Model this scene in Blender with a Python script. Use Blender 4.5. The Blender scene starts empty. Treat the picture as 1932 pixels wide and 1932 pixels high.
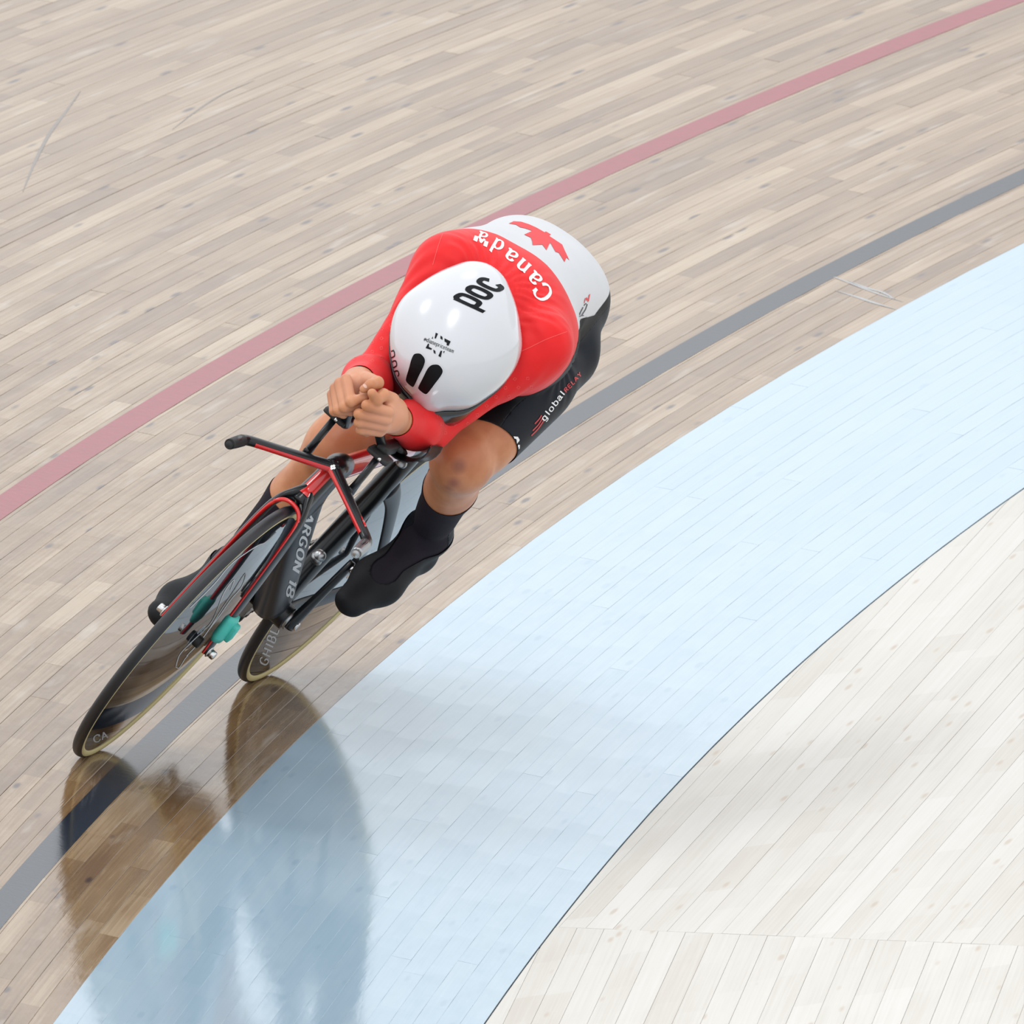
import bpy, math, random
import numpy as np
from mathutils import Vector, Matrix
from mathutils.bvhtree import BVHTree

SC = bpy.context.scene
COL = SC.collection
random.seed(7)
rng = np.random.default_rng(11)

# ------------------------------------------------------------------ camera, world, lamps, exposure
CAM_C = (-11.81082, 48.04431, 7.87411)
CAM_R = [[-0.9642482, -0.201582, -0.1720179], [0.1350257, 0.1848053, -0.9734552], [0.2280209, -0.9618792, -0.1509794]]
cd = bpy.data.cameras.new('camera')
cd.sensor_width = 36.0
cd.lens = 855.0369
cd.clip_start = 1.0
cd.clip_end = 400.0
cd.dof.use_dof = True
cd.dof.focus_distance = 49.3
cd.dof.aperture_fstop = 24.0
cam = bpy.data.objects.new('camera', cd)
COL.objects.link(cam)
R = Matrix(CAM_R)
M4 = Matrix((R[0], -R[1], -R[2])).transposed().to_4x4()
M4.translation = Vector(CAM_C)
cam.matrix_world = M4
SC.camera = cam

w = bpy.data.worlds.new('hall_light')
SC.world = w
w.use_nodes = True
w.node_tree.nodes['Background'].inputs['Color'].default_value = (0.95, 0.975, 1.0, 1)
w.node_tree.nodes['Background'].inputs['Strength'].default_value = 1.36

def area_lamp(name, loc, size, energy, target=(0.3, 0.5, 0.5)):
    ld = bpy.data.lights.new(name, 'AREA')
    ld.shape = 'DISK'
    ld.size = size
    ld.energy = energy
    o = bpy.data.objects.new(name, ld)
    COL.objects.link(o)
    o.location = loc
    o.rotation_euler = (Vector(target) - Vector(loc)).to_track_quat('-Z', 'Y').to_euler()
    return o
area_lamp('hall_lamp', (-5.0, 9.0, 13.0), 3.0, 420)
area_lamp('hall_lamp', (5.0, 3.0, 13.0), 3.0, 300)
area_lamp('hall_lamp', (-3.0, -6.0, 13.0), 3.0, 240)

SC.view_settings.view_transform = 'Standard'
SC.view_settings.look = 'None'
SC.view_settings.exposure = 0.0
SC.view_settings.gamma = 1.0
SC.view_settings.use_curve_mapping = False
SC.cycles.max_bounces = 6
SC.cycles.use_denoising = True

# ------------------------------------------------------------------ helpers: materials and meshes
def srgb(r, g, b):
    return tuple(((c / 255.0) / 12.92 if c / 255.0 <= 0.04045 else ((c / 255.0 + 0.055) / 1.055) ** 2.4) for c in (r, g, b)) + (1.0,)

def mat(name, col, rough=0.5, metal=0.0, coat=0.0, spec=0.5, coat_rough=0.05, sheen=0.0):
    m = bpy.data.materials.new(name)
    m.use_nodes = True
    b = m.node_tree.nodes['Principled BSDF']
    b.inputs['Base Color'].default_value = tuple(col) if len(col) == 4 else tuple(col) + (1,)
    b.inputs['Roughness'].default_value = rough
    b.inputs['Metallic'].default_value = metal
    b.inputs['Coat Weight'].default_value = coat
    b.inputs['Coat Roughness'].default_value = coat_rough
    b.inputs['Specular IOR Level'].default_value = spec
    if sheen:
        b.inputs['Sheen Weight'].default_value = sheen
    return m

class N:
    """tiny node-graph helper"""
    def __init__(self, m):
        self.t = m.node_tree
        self.b = self.t.nodes['Principled BSDF']
    def new(self, kind, **kw):
        n = self.t.nodes.new(kind)
        for k, v in kw.items():
            setattr(n, k, v)
        return n
    def link(self, a, b):
        self.t.links.new(a, b)
    def noise(self, vec, scale, detail=3.0, rough=0.55, dist=0.0):
        n = self.new('ShaderNodeTexNoise')
        n.inputs['Scale'].default_value = scale
        n.inputs['Detail'].default_value = detail
        n.inputs['Roughness'].default_value = rough
        n.inputs['Distortion'].default_value = dist
        self.link(vec, n.inputs['Vector'])
        return n.outputs['Fac']
    def scale(self, vec, s, loc=(0, 0, 0)):
        n = self.new('ShaderNodeMapping')
        n.inputs['Scale'].default_value = s
        n.inputs['Location'].default_value = loc
        self.link(vec, n.inputs['Vector'])
        return n.outputs['Vector']
    def ramp(self, fac, stops):
        n = self.new('ShaderNodeValToRGB')
        e = n.color_ramp.elements
        while len(e) < len(stops):
            e.new(0.5)
        for i, (p, c) in enumerate(stops):
            e[i].position = p
            e[i].color = c if len(c) == 4 else tuple(c) + (1,)
        self.link(fac, n.inputs['Fac'])
        return n.outputs['Color']
    def mix(self, fac, a, b, mode='MIX'):
        n = self.new('ShaderNodeMix', data_type='RGBA', blend_type=mode)
        for s, v in ((0, fac), (6, a), (7, b)):
            if hasattr(v, 'is_linked'):
                self.link(v, n.inputs[s])
            else:
                n.inputs[s].default_value = v if np.isscalar(v) or len(v) == 4 else tuple(v) + (1,)
        return n.outputs[2]
    def math(self, op, a, b=0.0, clamp=False):
        n = self.new('ShaderNodeMath', operation=op, use_clamp=clamp)
        for s, v in ((0, a), (1, b)):
            if hasattr(v, 'is_linked'):
                self.link(v, n.inputs[s])
            else:
                n.inputs[s].default_value = v
        return n.outputs[0]
    def bump(self, h, strength, dist=0.001):
        n = self.new('ShaderNodeBump')
        n.inputs['Strength'].default_value = strength
        n.inputs['Distance'].default_value = dist
        self.link(h, n.inputs['Height'])
        return n.outputs['Normal']

def mesh_obj(name, verts, faces, m, parent=None, smooth=True, mats=None, fmat=None, uv=None):
    me = bpy.data.meshes.new(name)
    me.from_pydata([tuple(v) for v in verts], [], [tuple(int(i) for i in f) for f in faces])
    for mm in (mats or [m]):
        me.materials.append(mm)
    if fmat is not None:
        me.polygons.foreach_set('material_index', np.asarray(fmat, dtype=np.int32))
    if smooth:
        me.polygons.foreach_set('use_smooth', [True] * len(me.polygons))
    if uv is not None:
        l = me.uv_layers.new(name='UVMap')
        idx = np.empty(len(me.loops), dtype=np.int32)
        me.loops.foreach_get('vertex_index', idx)
        l.data.foreach_set('uv', np.asarray(uv, dtype=np.float32)[idx].ravel())
    me.validate()
    me.update()
    o = bpy.data.objects.new(name, me)
    COL.objects.link(o)
    if parent is not None:
        o.parent = parent
    return o

class MB:
    """collects vertices and faces of several shapes into one mesh"""
    def __init__(self):
        self.v, self.f = [], []
    def add(self, v, f):
        n = len(self.v)
        self.v += [tuple(x) for x in v]
        self.f += [tuple(i + n for i in q) for q in f]
        return self
    def obj(self, name, m, parent=None, smooth=True):
        return mesh_obj(name, self.v, self.f, m, parent, smooth)

def nrm(v):
    v = np.asarray(v, float)
    return v / max(np.linalg.norm(v), 1e-12)

def loft(path, ra, rb, lat=(0, 1, 0), n=20, closed=True, th=None, off=0.0, power=2.0, caps=True, nsub=0):
    """tube along path; ra = half width along lat, rb = half width across it; th=(a0,a1) keeps a strip only"""
    P = [np.asarray(q, float) for q in path]
    ra = [ra] * len(P) if np.isscalar(ra) else list(ra)
    rb = [rb] * len(P) if np.isscalar(rb) else list(rb)
    if nsub:
        P, ra, rb = resample(P, ra, rb, nsub)
    lat = np.asarray(lat, float)
    V, F = [], []
    k = len(P)
    ang = np.linspace(0, 2 * math.pi, n, endpoint=False) if th is None else np.linspace(math.radians(th[0]), math.radians(th[1]), n)
    for i in range(k):
        t = nrm(P[min(i + 1, k - 1)] - P[max(i - 1, 0)])
        a = nrm(lat - t * (lat @ t))
        b = np.cross(t, a)
        for q in ang:
            c, s = math.cos(q), math.sin(q)
            c = math.copysign(abs(c) ** (2 / power), c)
            s = math.copysign(abs(s) ** (2 / power), s)
            V.append(P[i] + a * c * (ra[i] + off) + b * s * (rb[i] + off))
    m = n if th is None else n - 1
    for i in range(k - 1):
        for j in range(m):
            F.append((i * n + j, i * n + (j + 1) % n, (i + 1) * n + (j + 1) % n, (i + 1) * n + j))
    if th is None and caps:
        for i, fl in ((0, True), (k - 1, False)):
            base = i * n
            V.append(P[i])
            c = len(V) - 1
            for j in range(n):
                q = (base + j, base + (j + 1) % n, c)
                F.append(q[::-1] if fl else q)
    return V, F

def resample(P, ra, rb, nsub):
    """Catmull-Rom resampling of a path and its radii"""
    Q = np.concatenate([np.asarray(P), np.asarray(ra)[:, None], np.asarray(rb)[:, None]], 1)
    E = np.vstack([2 * Q[0] - Q[1], Q, 2 * Q[-1] - Q[-2]])
    out = []
    for i in range(1, len(E) - 2):
        for t in np.linspace(0, 1, nsub, endpoint=False):
            a, b, c, d = E[i - 1], E[i], E[i + 1], E[i + 2]
            out.append(0.5 * (2 * b + (c - a) * t + (2 * a - 5 * b + 4 * c - d) * t * t + (3 * b - a - 3 * c + d) * t ** 3))
    out.append(Q[-1])
    out = np.asarray(out)
    return [o[:3] for o in out], list(np.maximum(out[:, 3], 1e-4)), list(np.maximum(out[:, 4], 1e-4))

def disc_of(c, axis, prof, n=64):
    """surface of revolution: prof = [(radius, offset along axis)]"""
    axis = nrm(axis)
    a = nrm(np.cross(axis, (0.0, 0.0, 1.0) if abs(axis[2]) < 0.9 else (1.0, 0, 0)))
    b = np.cross(axis, a)
    V, F = [], []
    for r, h in prof:
        for j in range(n):
            q = 2 * math.pi * j / n
            V.append(np.asarray(c) + axis * h + (a * math.cos(q) + b * math.sin(q)) * r)
    for i in range(len(prof) - 1):
        for j in range(n):
            F.append((i * n + j, i * n + (j + 1) % n, (i + 1) * n + (j + 1) % n, (i + 1) * n + j))
    return V, F

def cyl(a, b, r, n=20, bev=0.0015):
    a, b = np.asarray(a, float), np.asarray(b, float)
    L = np.linalg.norm(b - a)
    return disc_of(a, b - a, [(0.0, 0), (r - bev, 0), (r, bev), (r, L - bev), (r - bev, L), (0.0, L)], n)

def box(c, ex, ey, ez):
    c = np.asarray(c, float)
    ex, ey, ez = (np.asarray(e, float) for e in (ex, ey, ez))
    V, F = [], []
    ins = 0.82
    for s, k in ((-1, ins), (-0.8, 1), (0.8, 1), (1, ins)):
        for x, y in ((-1, -0.8), (-0.8, -1), (0.8, -1), (1, -0.8), (1, 0.8), (0.8, 1), (-0.8, 1), (-1, 0.8)):
            V.append(c + ex * x * k + ey * y * k + ez * s)
    for i in range(3):
        for j in range(8):
            F.append((i * 8 + j, i * 8 + (j + 1) % 8, i * 8 + 8 + (j + 1) % 8, i * 8 + 8 + j))
    F.append(tuple(range(7, -1, -1)))
    F.append(tuple(range(24, 32)))
    return V, F

def empty(name, label=None, cat=None, parent=None, mw=None):
    o = bpy.data.objects.new(name, None)
    o.empty_display_size = 0.1
    COL.objects.link(o)
    if label:
        o['label'] = label
    if cat:
        o['category'] = cat
    if parent is not None:
        o.parent = parent
    if mw is not None:
        o.matrix_world = mw
    return o

# ------------------------------------------------------------------ printed lettering and marks, laid on the surfaces they are printed on
GLYPH = {  # strokes on a grid: baseline 0, x-height 1; ('s', ...) is smoothed
 'C': (1.05, [('s', (1.0, 1.15), (0.85, 1.42), (0.55, 1.5), (0.2, 1.3), (0.05, 0.8), (0.18, 0.25), (0.55, 0.0), (0.85, 0.08), (1.02, 0.36)), ('l', (1.0, 1.0), (1.0, 1.42))]),
 'a': (0.85, [('s', (0.08, 0.76), (0.2, 0.97), (0.42, 1.0), (0.6, 0.85), (0.62, 0.5), (0.62, 0.15), (0.7, 0.02), (0.85, 0.08)), ('s', (0.62, 0.6), (0.35, 0.55), (0.08, 0.38), (0.06, 0.12), (0.25, 0.0), (0.45, 0.06), (0.62, 0.24))]),
 'n': (0.95, [('l', (0.18, 1.0), (0.18, 0.0)), ('s', (0.18, 0.72), (0.35, 0.94), (0.55, 1.0), (0.72, 0.84), (0.74, 0.5), (0.74, 0.0)), ('l', (0.02, 0.0), (0.34, 0.0)), ('l', (0.58, 0.0), (0.9, 0.0)), ('l', (0.02, 0.97), (0.18, 0.97))]),
 'd': (0.95, [('l', (0.70, 1.6), (0.70, 0.0)), ('s', (0.70, 0.8), (0.5, 0.99), (0.3, 0.98), (0.08, 0.75), (0.05, 0.42), (0.2, 0.05), (0.42, 0.0), (0.6, 0.1), (0.70, 0.25)), ('l', (0.54, 1.58), (0.70, 1.58)), ('l', (0.70, 0.02), (0.86, 0.02))]),
 'p': (0.95, [('l', (0.12, 1.0), (0.12, -0.5)), ('s', (0.12, 0.8), (0.25, 0.98), (0.5, 1.0), (0.75, 0.9), (0.82, 0.5), (0.75, 0.1), (0.5, 0.0), (0.25, 0.02), (0.12, 0.2))]),
 'o': (0.95, [('s', (0.45, 1.0), (0.18, 0.9), (0.1, 0.5), (0.18, 0.1), (0.45, 0.0), (0.72, 0.1), (0.8, 0.5), (0.72, 0.9), (0.45, 1.0), (0.3, 0.96))]),
 'c': (0.9, [('s', (0.76, 0.72), (0.66, 0.93), (0.45, 1.0), (0.18, 0.9), (0.1, 0.5), (0.18, 0.1), (0.45, 0.0), (0.66, 0.07), (0.76, 0.28))]),
 'g': (0.95, [('s', (0.72, 0.8), (0.5, 1.0), (0.2, 0.92), (0.1, 0.5), (0.2, 0.08), (0.5, 0.0), (0.72, 0.2)), ('s', (0.72, 1.0), (0.72, 0.0), (0.66, -0.35), (0.4, -0.45), (0.12, -0.35))]),
 'l': (0.42, [('l', (0.2, 1.5), (0.2, 0.0))]),
 'i': (0.42, [('l', (0.2, 1.0), (0.2, 0.0)), ('l', (0.2, 1.4), (0.2, 1.25))]),
 'b': (0.95, [('l', (0.14, 1.5), (0.14, 0.0)), ('s', (0.14, 0.8), (0.3, 0.98), (0.55, 1.0), (0.78, 0.8), (0.78, 0.2), (0.55, 0.0), (0.3, 0.02), (0.14, 0.2))]),
 'e': (0.9, [('s', (0.12, 0.5), (0.76, 0.5), (0.7, 0.85), (0.45, 1.0), (0.18, 0.88), (0.1, 0.5), (0.18, 0.12), (0.45, 0.0), (0.72, 0.12))]),
 'r': (0.6, [('l', (0.14, 1.0), (0.14, 0.0)), ('s', (0.14, 0.7), (0.3, 0.95), (0.52, 0.98))]),
 't': (0.6, [('l', (0.24, 1.35), (0.24, 0.0)), ('l', (0.04, 1.0), (0.48, 1.0)), ('l', (0.24, 0.0), (0.46, 0.02))]),
 'm': (1.3, [('l', (0.14, 1.0), (0.14, 0.0)), ('s', (0.14, 0.75), (0.3, 0.97), (0.48, 0.95), (0.58, 0.7), (0.58, 0.0)), ('s', (0.58, 0.75), (0.76, 0.97), (0.95, 0.95), (1.04, 0.7), (1.04, 0.0))]),
 '@': (1.1, [('s', (0.7, 0.7), (0.5, 0.8), (0.35, 0.6), (0.4, 0.35), (0.6, 0.35), (0.7, 0.6), (0.72, 0.35), (0.9, 0.4), (0.9, 0.8), (0.6, 1.1), (0.2, 0.95), (0.08, 0.5), (0.25, 0.05), (0.65, 0.0))]),
 'A': (1.1, [('l', (0.05, 0.0), (0.5, 1.5)), ('l', (0.5, 1.5), (0.95, 0.0)), ('l', (0.22, 0.5), (0.78, 0.5))]),
 'R': (1.05, [('l', (0.12, 0.0), (0.12, 1.5)), ('s', (0.12, 1.5), (0.6, 1.48), (0.82, 1.15), (0.6, 0.8), (0.12, 0.75)), ('l', (0.5, 0.75), (0.9, 0.0))]),
 'E': (0.95, [('l', (0.12, 0.0), (0.12, 1.5)), ('l', (0.12, 1.5), (0.8, 1.5)), ('l', (0.12, 0.78), (0.7, 0.78)), ('l', (0.12, 0.0), (0.8, 0.0))]),
 'L': (0.9, [('l', (0.12, 1.5), (0.12, 0.0)), ('l', (0.12, 0.0), (0.75, 0.0))]),
 'Y': (1.05, [('l', (0.05, 1.5), (0.48, 0.75)), ('l', (0.92, 1.5), (0.48, 0.75)), ('l', (0.48, 0.75), (0.48, 0.0))]),
 'G': (1.1, [('s', (0.9, 1.25), (0.6, 1.5), (0.2, 1.3), (0.08, 0.75), (0.2, 0.2), (0.6, 0.0), (0.88, 0.15), (0.9, 0.6)), ('l', (0.9, 0.66), (0.55, 0.66))]),
 'H': (1.1, [('l', (0.12, 0.0), (0.12, 1.5)), ('l', (0.88, 0.0), (0.88, 1.5)), ('l', (0.12, 0.75), (0.88, 0.75))]),
 'I': (0.45, [('l', (0.2, 0.0), (0.2, 1.5))]),
 'B': (1.05, [('l', (0.12, 0.0), (0.12, 1.5)), ('s', (0.12, 1.5), (0.6, 1.48), (0.78, 1.15), (0.6, 0.8), (0.12, 0.78)), ('s', (0.12, 0.78), (0.65, 0.76), (0.85, 0.4), (0.65, 0.02), (0.12, 0.0))]),
 'O': (1.15, [('s', (0.52, 1.5), (0.2, 1.3), (0.08, 0.75), (0.2, 0.2), (0.52, 0.0), (0.85, 0.2), (0.97, 0.75), (0.85, 1.3), (0.52, 1.5), (0.4, 1.46))]),
 'N': (1.1, [('l', (0.12, 0.0), (0.12, 1.5)), ('l', (0.12, 1.5), (0.88, 0.0)), ('l', (0.88, 0.0), (0.88, 1.5))]),
 '1': (0.6, [('l', (0.1, 1.2), (0.35, 1.5)), ('l', (0.35, 1.5), (0.35, 0.0))]),
 '8': (1.05, [('s', (0.48, 0.78), (0.16, 0.95), (0.16, 1.35), (0.48, 1.5), (0.8, 1.35), (0.8, 0.95), (0.48, 0.78), (0.1, 0.6), (0.1, 0.18), (0.48, 0.0), (0.88, 0.18), (0.88, 0.6), (0.48, 0.78), (0.3, 0.84))]),
 ' ': (0.5, []),
}
def smooth_line(pts, n=7):
    q, _, _ = resample([(a, b, 0) for a, b in pts], [1.0] * len(pts), [1.0] * len(pts), n)
    return np.array([a[:2] for a in q])
def stroke_quads(pts, wv, wh, closed=False):
    """ribbon along a line; wv / wh = width of its upright and its level stretches"""
    pts = np.asarray(pts, float)
    d = np.gradient(pts, axis=0)
    d /= np.maximum(np.linalg.norm(d, axis=1), 1e-9)[:, None]
    w = wh + (wv - wh) * np.abs(d[:, 1])
    n = np.stack([-d[:, 1], d[:, 0]], 1) * (w / 2)[:, None]
    return [(pts[i] + n[i], pts[i] - n[i], pts[i + 1] - n[i + 1], pts[i + 1] + n[i + 1]) for i in range(len(pts) - 1)]
def text_quads(txt, wv=0.2, wh=0.12, gap=0.12, cond=1.0):
    out, x = [], 0.0
    for chx in txt:
        adv, st = GLYPH[chx]
        for kind, *pts in st:
            p = smooth_line(pts) if kind == 's' else np.array([lerp2(pts[0], pts[1], q) for q in np.linspace(0, 1, 7)])
            p = p * (cond, 1) + (x, 0)
            out += stroke_quads(p, wv, wh)
        x += adv * cond + gap
    return out, x - gap
def lerp2(a, b, t):
    return (a[0] + (b[0] - a[0]) * t, a[1] + (b[1] - a[1]) * t)
def poly_tris(poly, tol):
    """triangulated polygon, cut fine enough to follow a curved surface"""
    import bmesh
    bm = bmesh.new()
    f = bm.faces.new([bm.verts.new((a, b, 0)) for a, b in poly])
    bmesh.ops.triangulate(bm, faces=[f])
    for _ in range(4):
        ed = [e for e in bm.edges if e.calc_length() > tol]
        if not ed:
            break
        bmesh.ops.subdivide_edges(bm, edges=ed, cuts=1)
        bmesh.ops.triangulate(bm, faces=bm.faces[:])
    bm.verts.index_update()
    v = [tuple(q.co)[:2] for q in bm.verts]
    t = [[w.index for w in f.verts] for f in bm.faces]
    bm.free()
    return [tuple(np.array(v[i]) for i in q) for q in t]
def bvh_of(v, f):
    return BVHTree.FromPolygons([Vector(q) for q in v], [tuple(int(i) for i in q) for q in f])
def bvh_obj(o, shift=(0, 0, 0)):
    return bvh_of([q.co + Vector(shift) for q in o.data.vertices], [tuple(p.vertices) for p in o.data.polygons])
def decal(name, m, bvhs, origin, X, Y, quads, parent, off=0.0007, label=None, shift=(0, 0, 0), view=(0.9283, 0.1500, 0.3402)):
    """lay flat shapes given in the frame (origin, X, Y) onto a surface, straight along its facing direction"""
    view = Vector(view).normalized()
    O, X, Y = (np.asarray(q, float) for q in (origin, X, Y))
    V, F, memo = [], [], {}
    bvhs = bvhs if isinstance(bvhs, (list, tuple)) else [bvhs]
    for qd in quads:
        ids = []
        for a, b in qd:
            key = (round(float(a), 5), round(float(b), 5))
            if key not in memo:
                p = Vector(O + X * a + Y * b)
                best = None
                for bv in bvhs:
                    hit = bv.ray_cast(p + view * 0.6, -view, 1.6)
                    if hit[0] is not None and (best is None or hit[3] < best[3]):
                        best = hit
                if best is None:
                    memo[key] = None
                else:
                    n = best[1] if best[1].dot(view) > 0 else -best[1]
                    V.append(tuple(best[0] + n * off - Vector(shift)))
                    memo[key] = len(V) - 1
            ids.append(memo[key])
        if None in ids:
            continue
        pv = [Vector(V[i]) for i in ids]
        if max((pv[i] - pv[i - 1]).length for i in range(len(pv))) > 0.05:
            continue
        F.append(tuple(ids))
    o = mesh_obj(name, V, F, m, parent, smooth=False)
    if label:
        o['label'] = label
    return o

# ------------------------------------------------------------------ track surface (a banked bend, ruled surface)
K0, K1, BANK, TW = 0.032715, -0.005438, 0.348, 0.011876
SG = np.linspace(-14, 14, 2801)
_k = K0 + K1 * np.clip(SG, -7.5, 4.0)
_ps = np.concatenate([[0], np.cumsum((_k[1:] + _k[:-1]) / 2 * np.diff(SG))])
_ps -= np.interp(0, SG, _ps)
_tx, _ty = -np.sin(_ps), np.cos(_ps)
_x = np.concatenate([[0], np.cumsum((_tx[1:] + _tx[:-1]) / 2 * np.diff(SG))])
_y = np.concatenate([[0], np.cumsum((_ty[1:] + _ty[:-1]) / 2 * np.diff(SG))])
_x -= np.interp(0, SG, _x)
_y -= np.interp(0, SG, _y)
def surf(s, t, h=0.0):
    """point of the banked surface: s metres along the track, t metres up the bank, h above it"""
    s = np.asarray(s, float)
    t = np.asarray(t, float)
    x, y, ps = np.interp(s, SG, _x), np.interp(s, SG, _y), np.interp(s, SG, _ps)
    b = np.where(t >= 0, BANK, BANK - 0.0095) + TW * np.clip(s, -9, 6)
    ox, oy = np.cos(ps), np.sin(ps)
    r = t * np.cos(b) - h * np.sin(b)
    return np.stack([x + r * ox, y + r * oy, t * np.sin(b) + h * np.cos(b)], -1)

def wood_material(name, lo, mid, hi, knot, rough, bump_s, knot_amt, ior=1.75, scuff_glare=0.0):
    m = mat(name, mid, rough)
    g = N(m)
    g.b.inputs['IOR'].default_value = ior
    uv = g.new('ShaderNodeUVMap').outputs['UV']
    info = g.new('ShaderNodeObjectInfo').outputs['Random']
    # long grain
    grain = g.noise(g.scale(uv, (1.6, 150, 1)), 1.0, 4, 0.6, 0.6)
    broad = g.noise(g.scale(uv, (1.3, 9, 1)), 1.0, 3)
    tone = g.math('ADD', g.math('MULTIPLY', grain, 0.5), g.math('MULTIPLY', broad, 0.5))
    tone = g.math('ADD', tone, g.math('MULTIPLY', g.math('SUBTRACT', info, 0.5), 0.16))
    # finger-jointed lengths of slightly different timber along each board
    xy = g.new('ShaderNodeSeparateXYZ')
    g.link(uv, xy.inputs[0])
    fj = g.new('ShaderNodeTexVoronoi', voronoi_dimensions='1D', feature='F1')
    fj.inputs['Scale'].default_value = 1.0
    g.link(g.math('ADD', g.math('MULTIPLY', xy.outputs['X'], 2.3), g.math('MULTIPLY', info, 977.0)), fj.inputs['W'])
    fs = g.new('ShaderNodeSeparateColor')
    g.link(fj.outputs['Color'], fs.inputs[0])
    tone = g.math('ADD', tone, g.math('MULTIPLY', g.math('SUBTRACT', fs.outputs[0], 0.5), 0.17))
    col = g.ramp(tone, [(0.30, lo), (0.50, mid), (0.72, hi)])
    # knots: sparse dark spots with a swirl around them
    kv = g.new('ShaderNodeTexVoronoi', feature='F1')
    kv.inputs['Scale'].default_value = 1.0
    kv.inputs['Randomness'].default_value = 1.0
    g.link(g.scale(uv, (5.0, 24, 1)), kv.inputs['Vector'])
    gate = g.math('GREATER_THAN', g.new('ShaderNodeSeparateColor').outputs[0], 0.55)
    sep = gate.node.inputs[0].links[0].from_node
    g.link(kv.outputs['Color'], sep.inputs[0])
    kd = g.math('MULTIPLY', g.math('SUBTRACT', 0.20, kv.outputs['Distance'], True), 9.0, True)
    kd = g.math('MULTIPLY', kd, g.math('MULTIPLY', gate, knot_amt))
    sm = g.noise(g.scale(uv, (3.2, 26, 1), (7, 3, 0)), 1.0, 2)
    pale = g.math('MULTIPLY', g.math('SUBTRACT', sm, 0.60, True), 6.0, True)  # pale blotches: glare on the varnish painted into the base colour
    col = g.mix(g.math('MULTIPLY', pale, scuff_glare), col, tuple(min(0.9, c * 0.5 + 0.34) for c in hi))
    col = g.mix(kd, col, knot)
    g.link(col, g.b.inputs['Base Color'])
    halo = g.math('MULTIPLY', g.math('SUBTRACT', 0.5, kv.outputs['Distance'], True), g.math('MULTIPLY', gate, 1.0))
    wob = g.noise(g.scale(uv, (9, 40, 1)), 1.0, 2)
    hgt = g.math('ADD', g.math('MULTIPLY', grain, 0.35), g.math('ADD', g.math('MULTIPLY', halo, 0.8), g.math('MULTIPLY', wob, 0.9)))
    g.link(g.bump(hgt, bump_s, 0.0012), g.b.inputs['Normal'])
    g.link(g.math('ADD', g.math('MULTIPLY', wob, 0.10), rough - 0.05), g.b.inputs['Roughness'])
    return m

M_PINE = wood_material('varnished_pine', (0.145, 0.079, 0.034), (0.235, 0.145, 0.070), (0.375, 0.275, 0.17), (0.055, 0.026, 0.018), 0.10, 0.30, 1.0, scuff_glare=0.32)
M_BLUE = wood_material('blue_painted_wood', (0.30, 0.42, 0.515), (0.325, 0.44, 0.53), (0.35, 0.46, 0.54), (0.18, 0.29, 0.40), 0.085, 0.10, 0.3, 2.8)
M_APRON = wood_material('pale_unvarnished_pine', (0.51, 0.478, 0.43), (0.56, 0.537, 0.495), (0.60, 0.58, 0.545), (0.42, 0.33, 0.25), 0.55, 0.12, 0.55, 1.4)
M_GAP = mat('dark_joint', (0.15, 0.10, 0.06, 1), 0.6)
M_GAPB = mat('blue_joint', (0.22, 0.37, 0.52, 1), 0.4)
M_GAPA = mat('apron_joint', (0.40, 0.36, 0.30, 1), 0.9)

def paint(name, col):
    m = mat(name, col, 0.13)
    g = N(m)
    g.b.inputs['IOR'].default_value = 1.48
    co = g.new('ShaderNodeTexCoord').outputs['Object']
    n = g.noise(co, 38, 4)
    g.link(g.mix(n, tuple(c * 0.8 for c in col[:3]) + (1,), tuple(min(1, c * 1.2) for c in col[:3]) + (1,)), g.b.inputs['Base Color'])
    g.link(g.bump(g.noise(co, 60, 3), 0.12, 0.001), g.b.inputs['Normal'])
    return m
M_LINE_BLACK = paint('black_line_paint', (0.008, 0.014, 0.026, 1))
M_LINE_RED = paint('red_line_paint', (0.24, 0.014, 0.028, 1))

def structure(name, label):
    o = empty(name, label)
    o['kind'] = 'structure'
    return o

def sheet(name, s0, s1, t0, t1, h, m, parent, ds=0.25, kind=None):
    ss = np.arange(s0, s1 + 1e-6, ds)
    V = np.concatenate([surf(ss, t0, h), surf(ss, t1, h)])
    n = len(ss)
    F = [(i, i + 1, n + i + 1, n + i) for i in range(n - 1)]
    o = mesh_obj(name, V, F, m, parent)
    if kind:
        o['kind'] = kind
    return o

def plank(s0, s1, t0, t1, m, parent, tilt=0.0, lift=0.0, ds=0.36, ch=0.0005, gap=0.0002):
    """one curved board: top face, chamfered edges, sides; a little proud or tilted like its neighbours are not"""
    k = max(2, int(round((s1 - s0) / ds)) + 1)
    ss = np.linspace(s0 + 0.0006, s1 - 0.0006, k)
    g, th = gap, 0.02
    tm = (t0 + t1) / 2
    row = [(t0 + g, -th), (t0 + g, -ch), (t0 + g + ch, 0), (t1 - g - ch, 0), (t1 - g, -ch), (t1 - g, -th)]
    V, uv = [], []
    u0, v0 = random.uniform(0, 40), random.uniform(0, 40)
    for t, h in row:
        V.append(surf(ss, t, h + (lift + tilt * (t - tm) if h > -th else 0)))
        uv.append(np.stack([ss + u0, np.full(k, t + v0)], 1))
    V = np.concatenate(V)
    F = []
    for r in range(5):
        for i in range(k - 1):
            F.append((r * k + i, r * k + k + i, r * k + k + i + 1, r * k + i + 1)[::-1])
    F.append(tuple(r * k for r in range(6))[::-1])
    F.append(tuple(r * k + k - 1 for r in range(6)))
    o = mesh_obj('plank', V, F, m, parent, smooth=False, uv=np.concatenate(uv))
    return o

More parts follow.
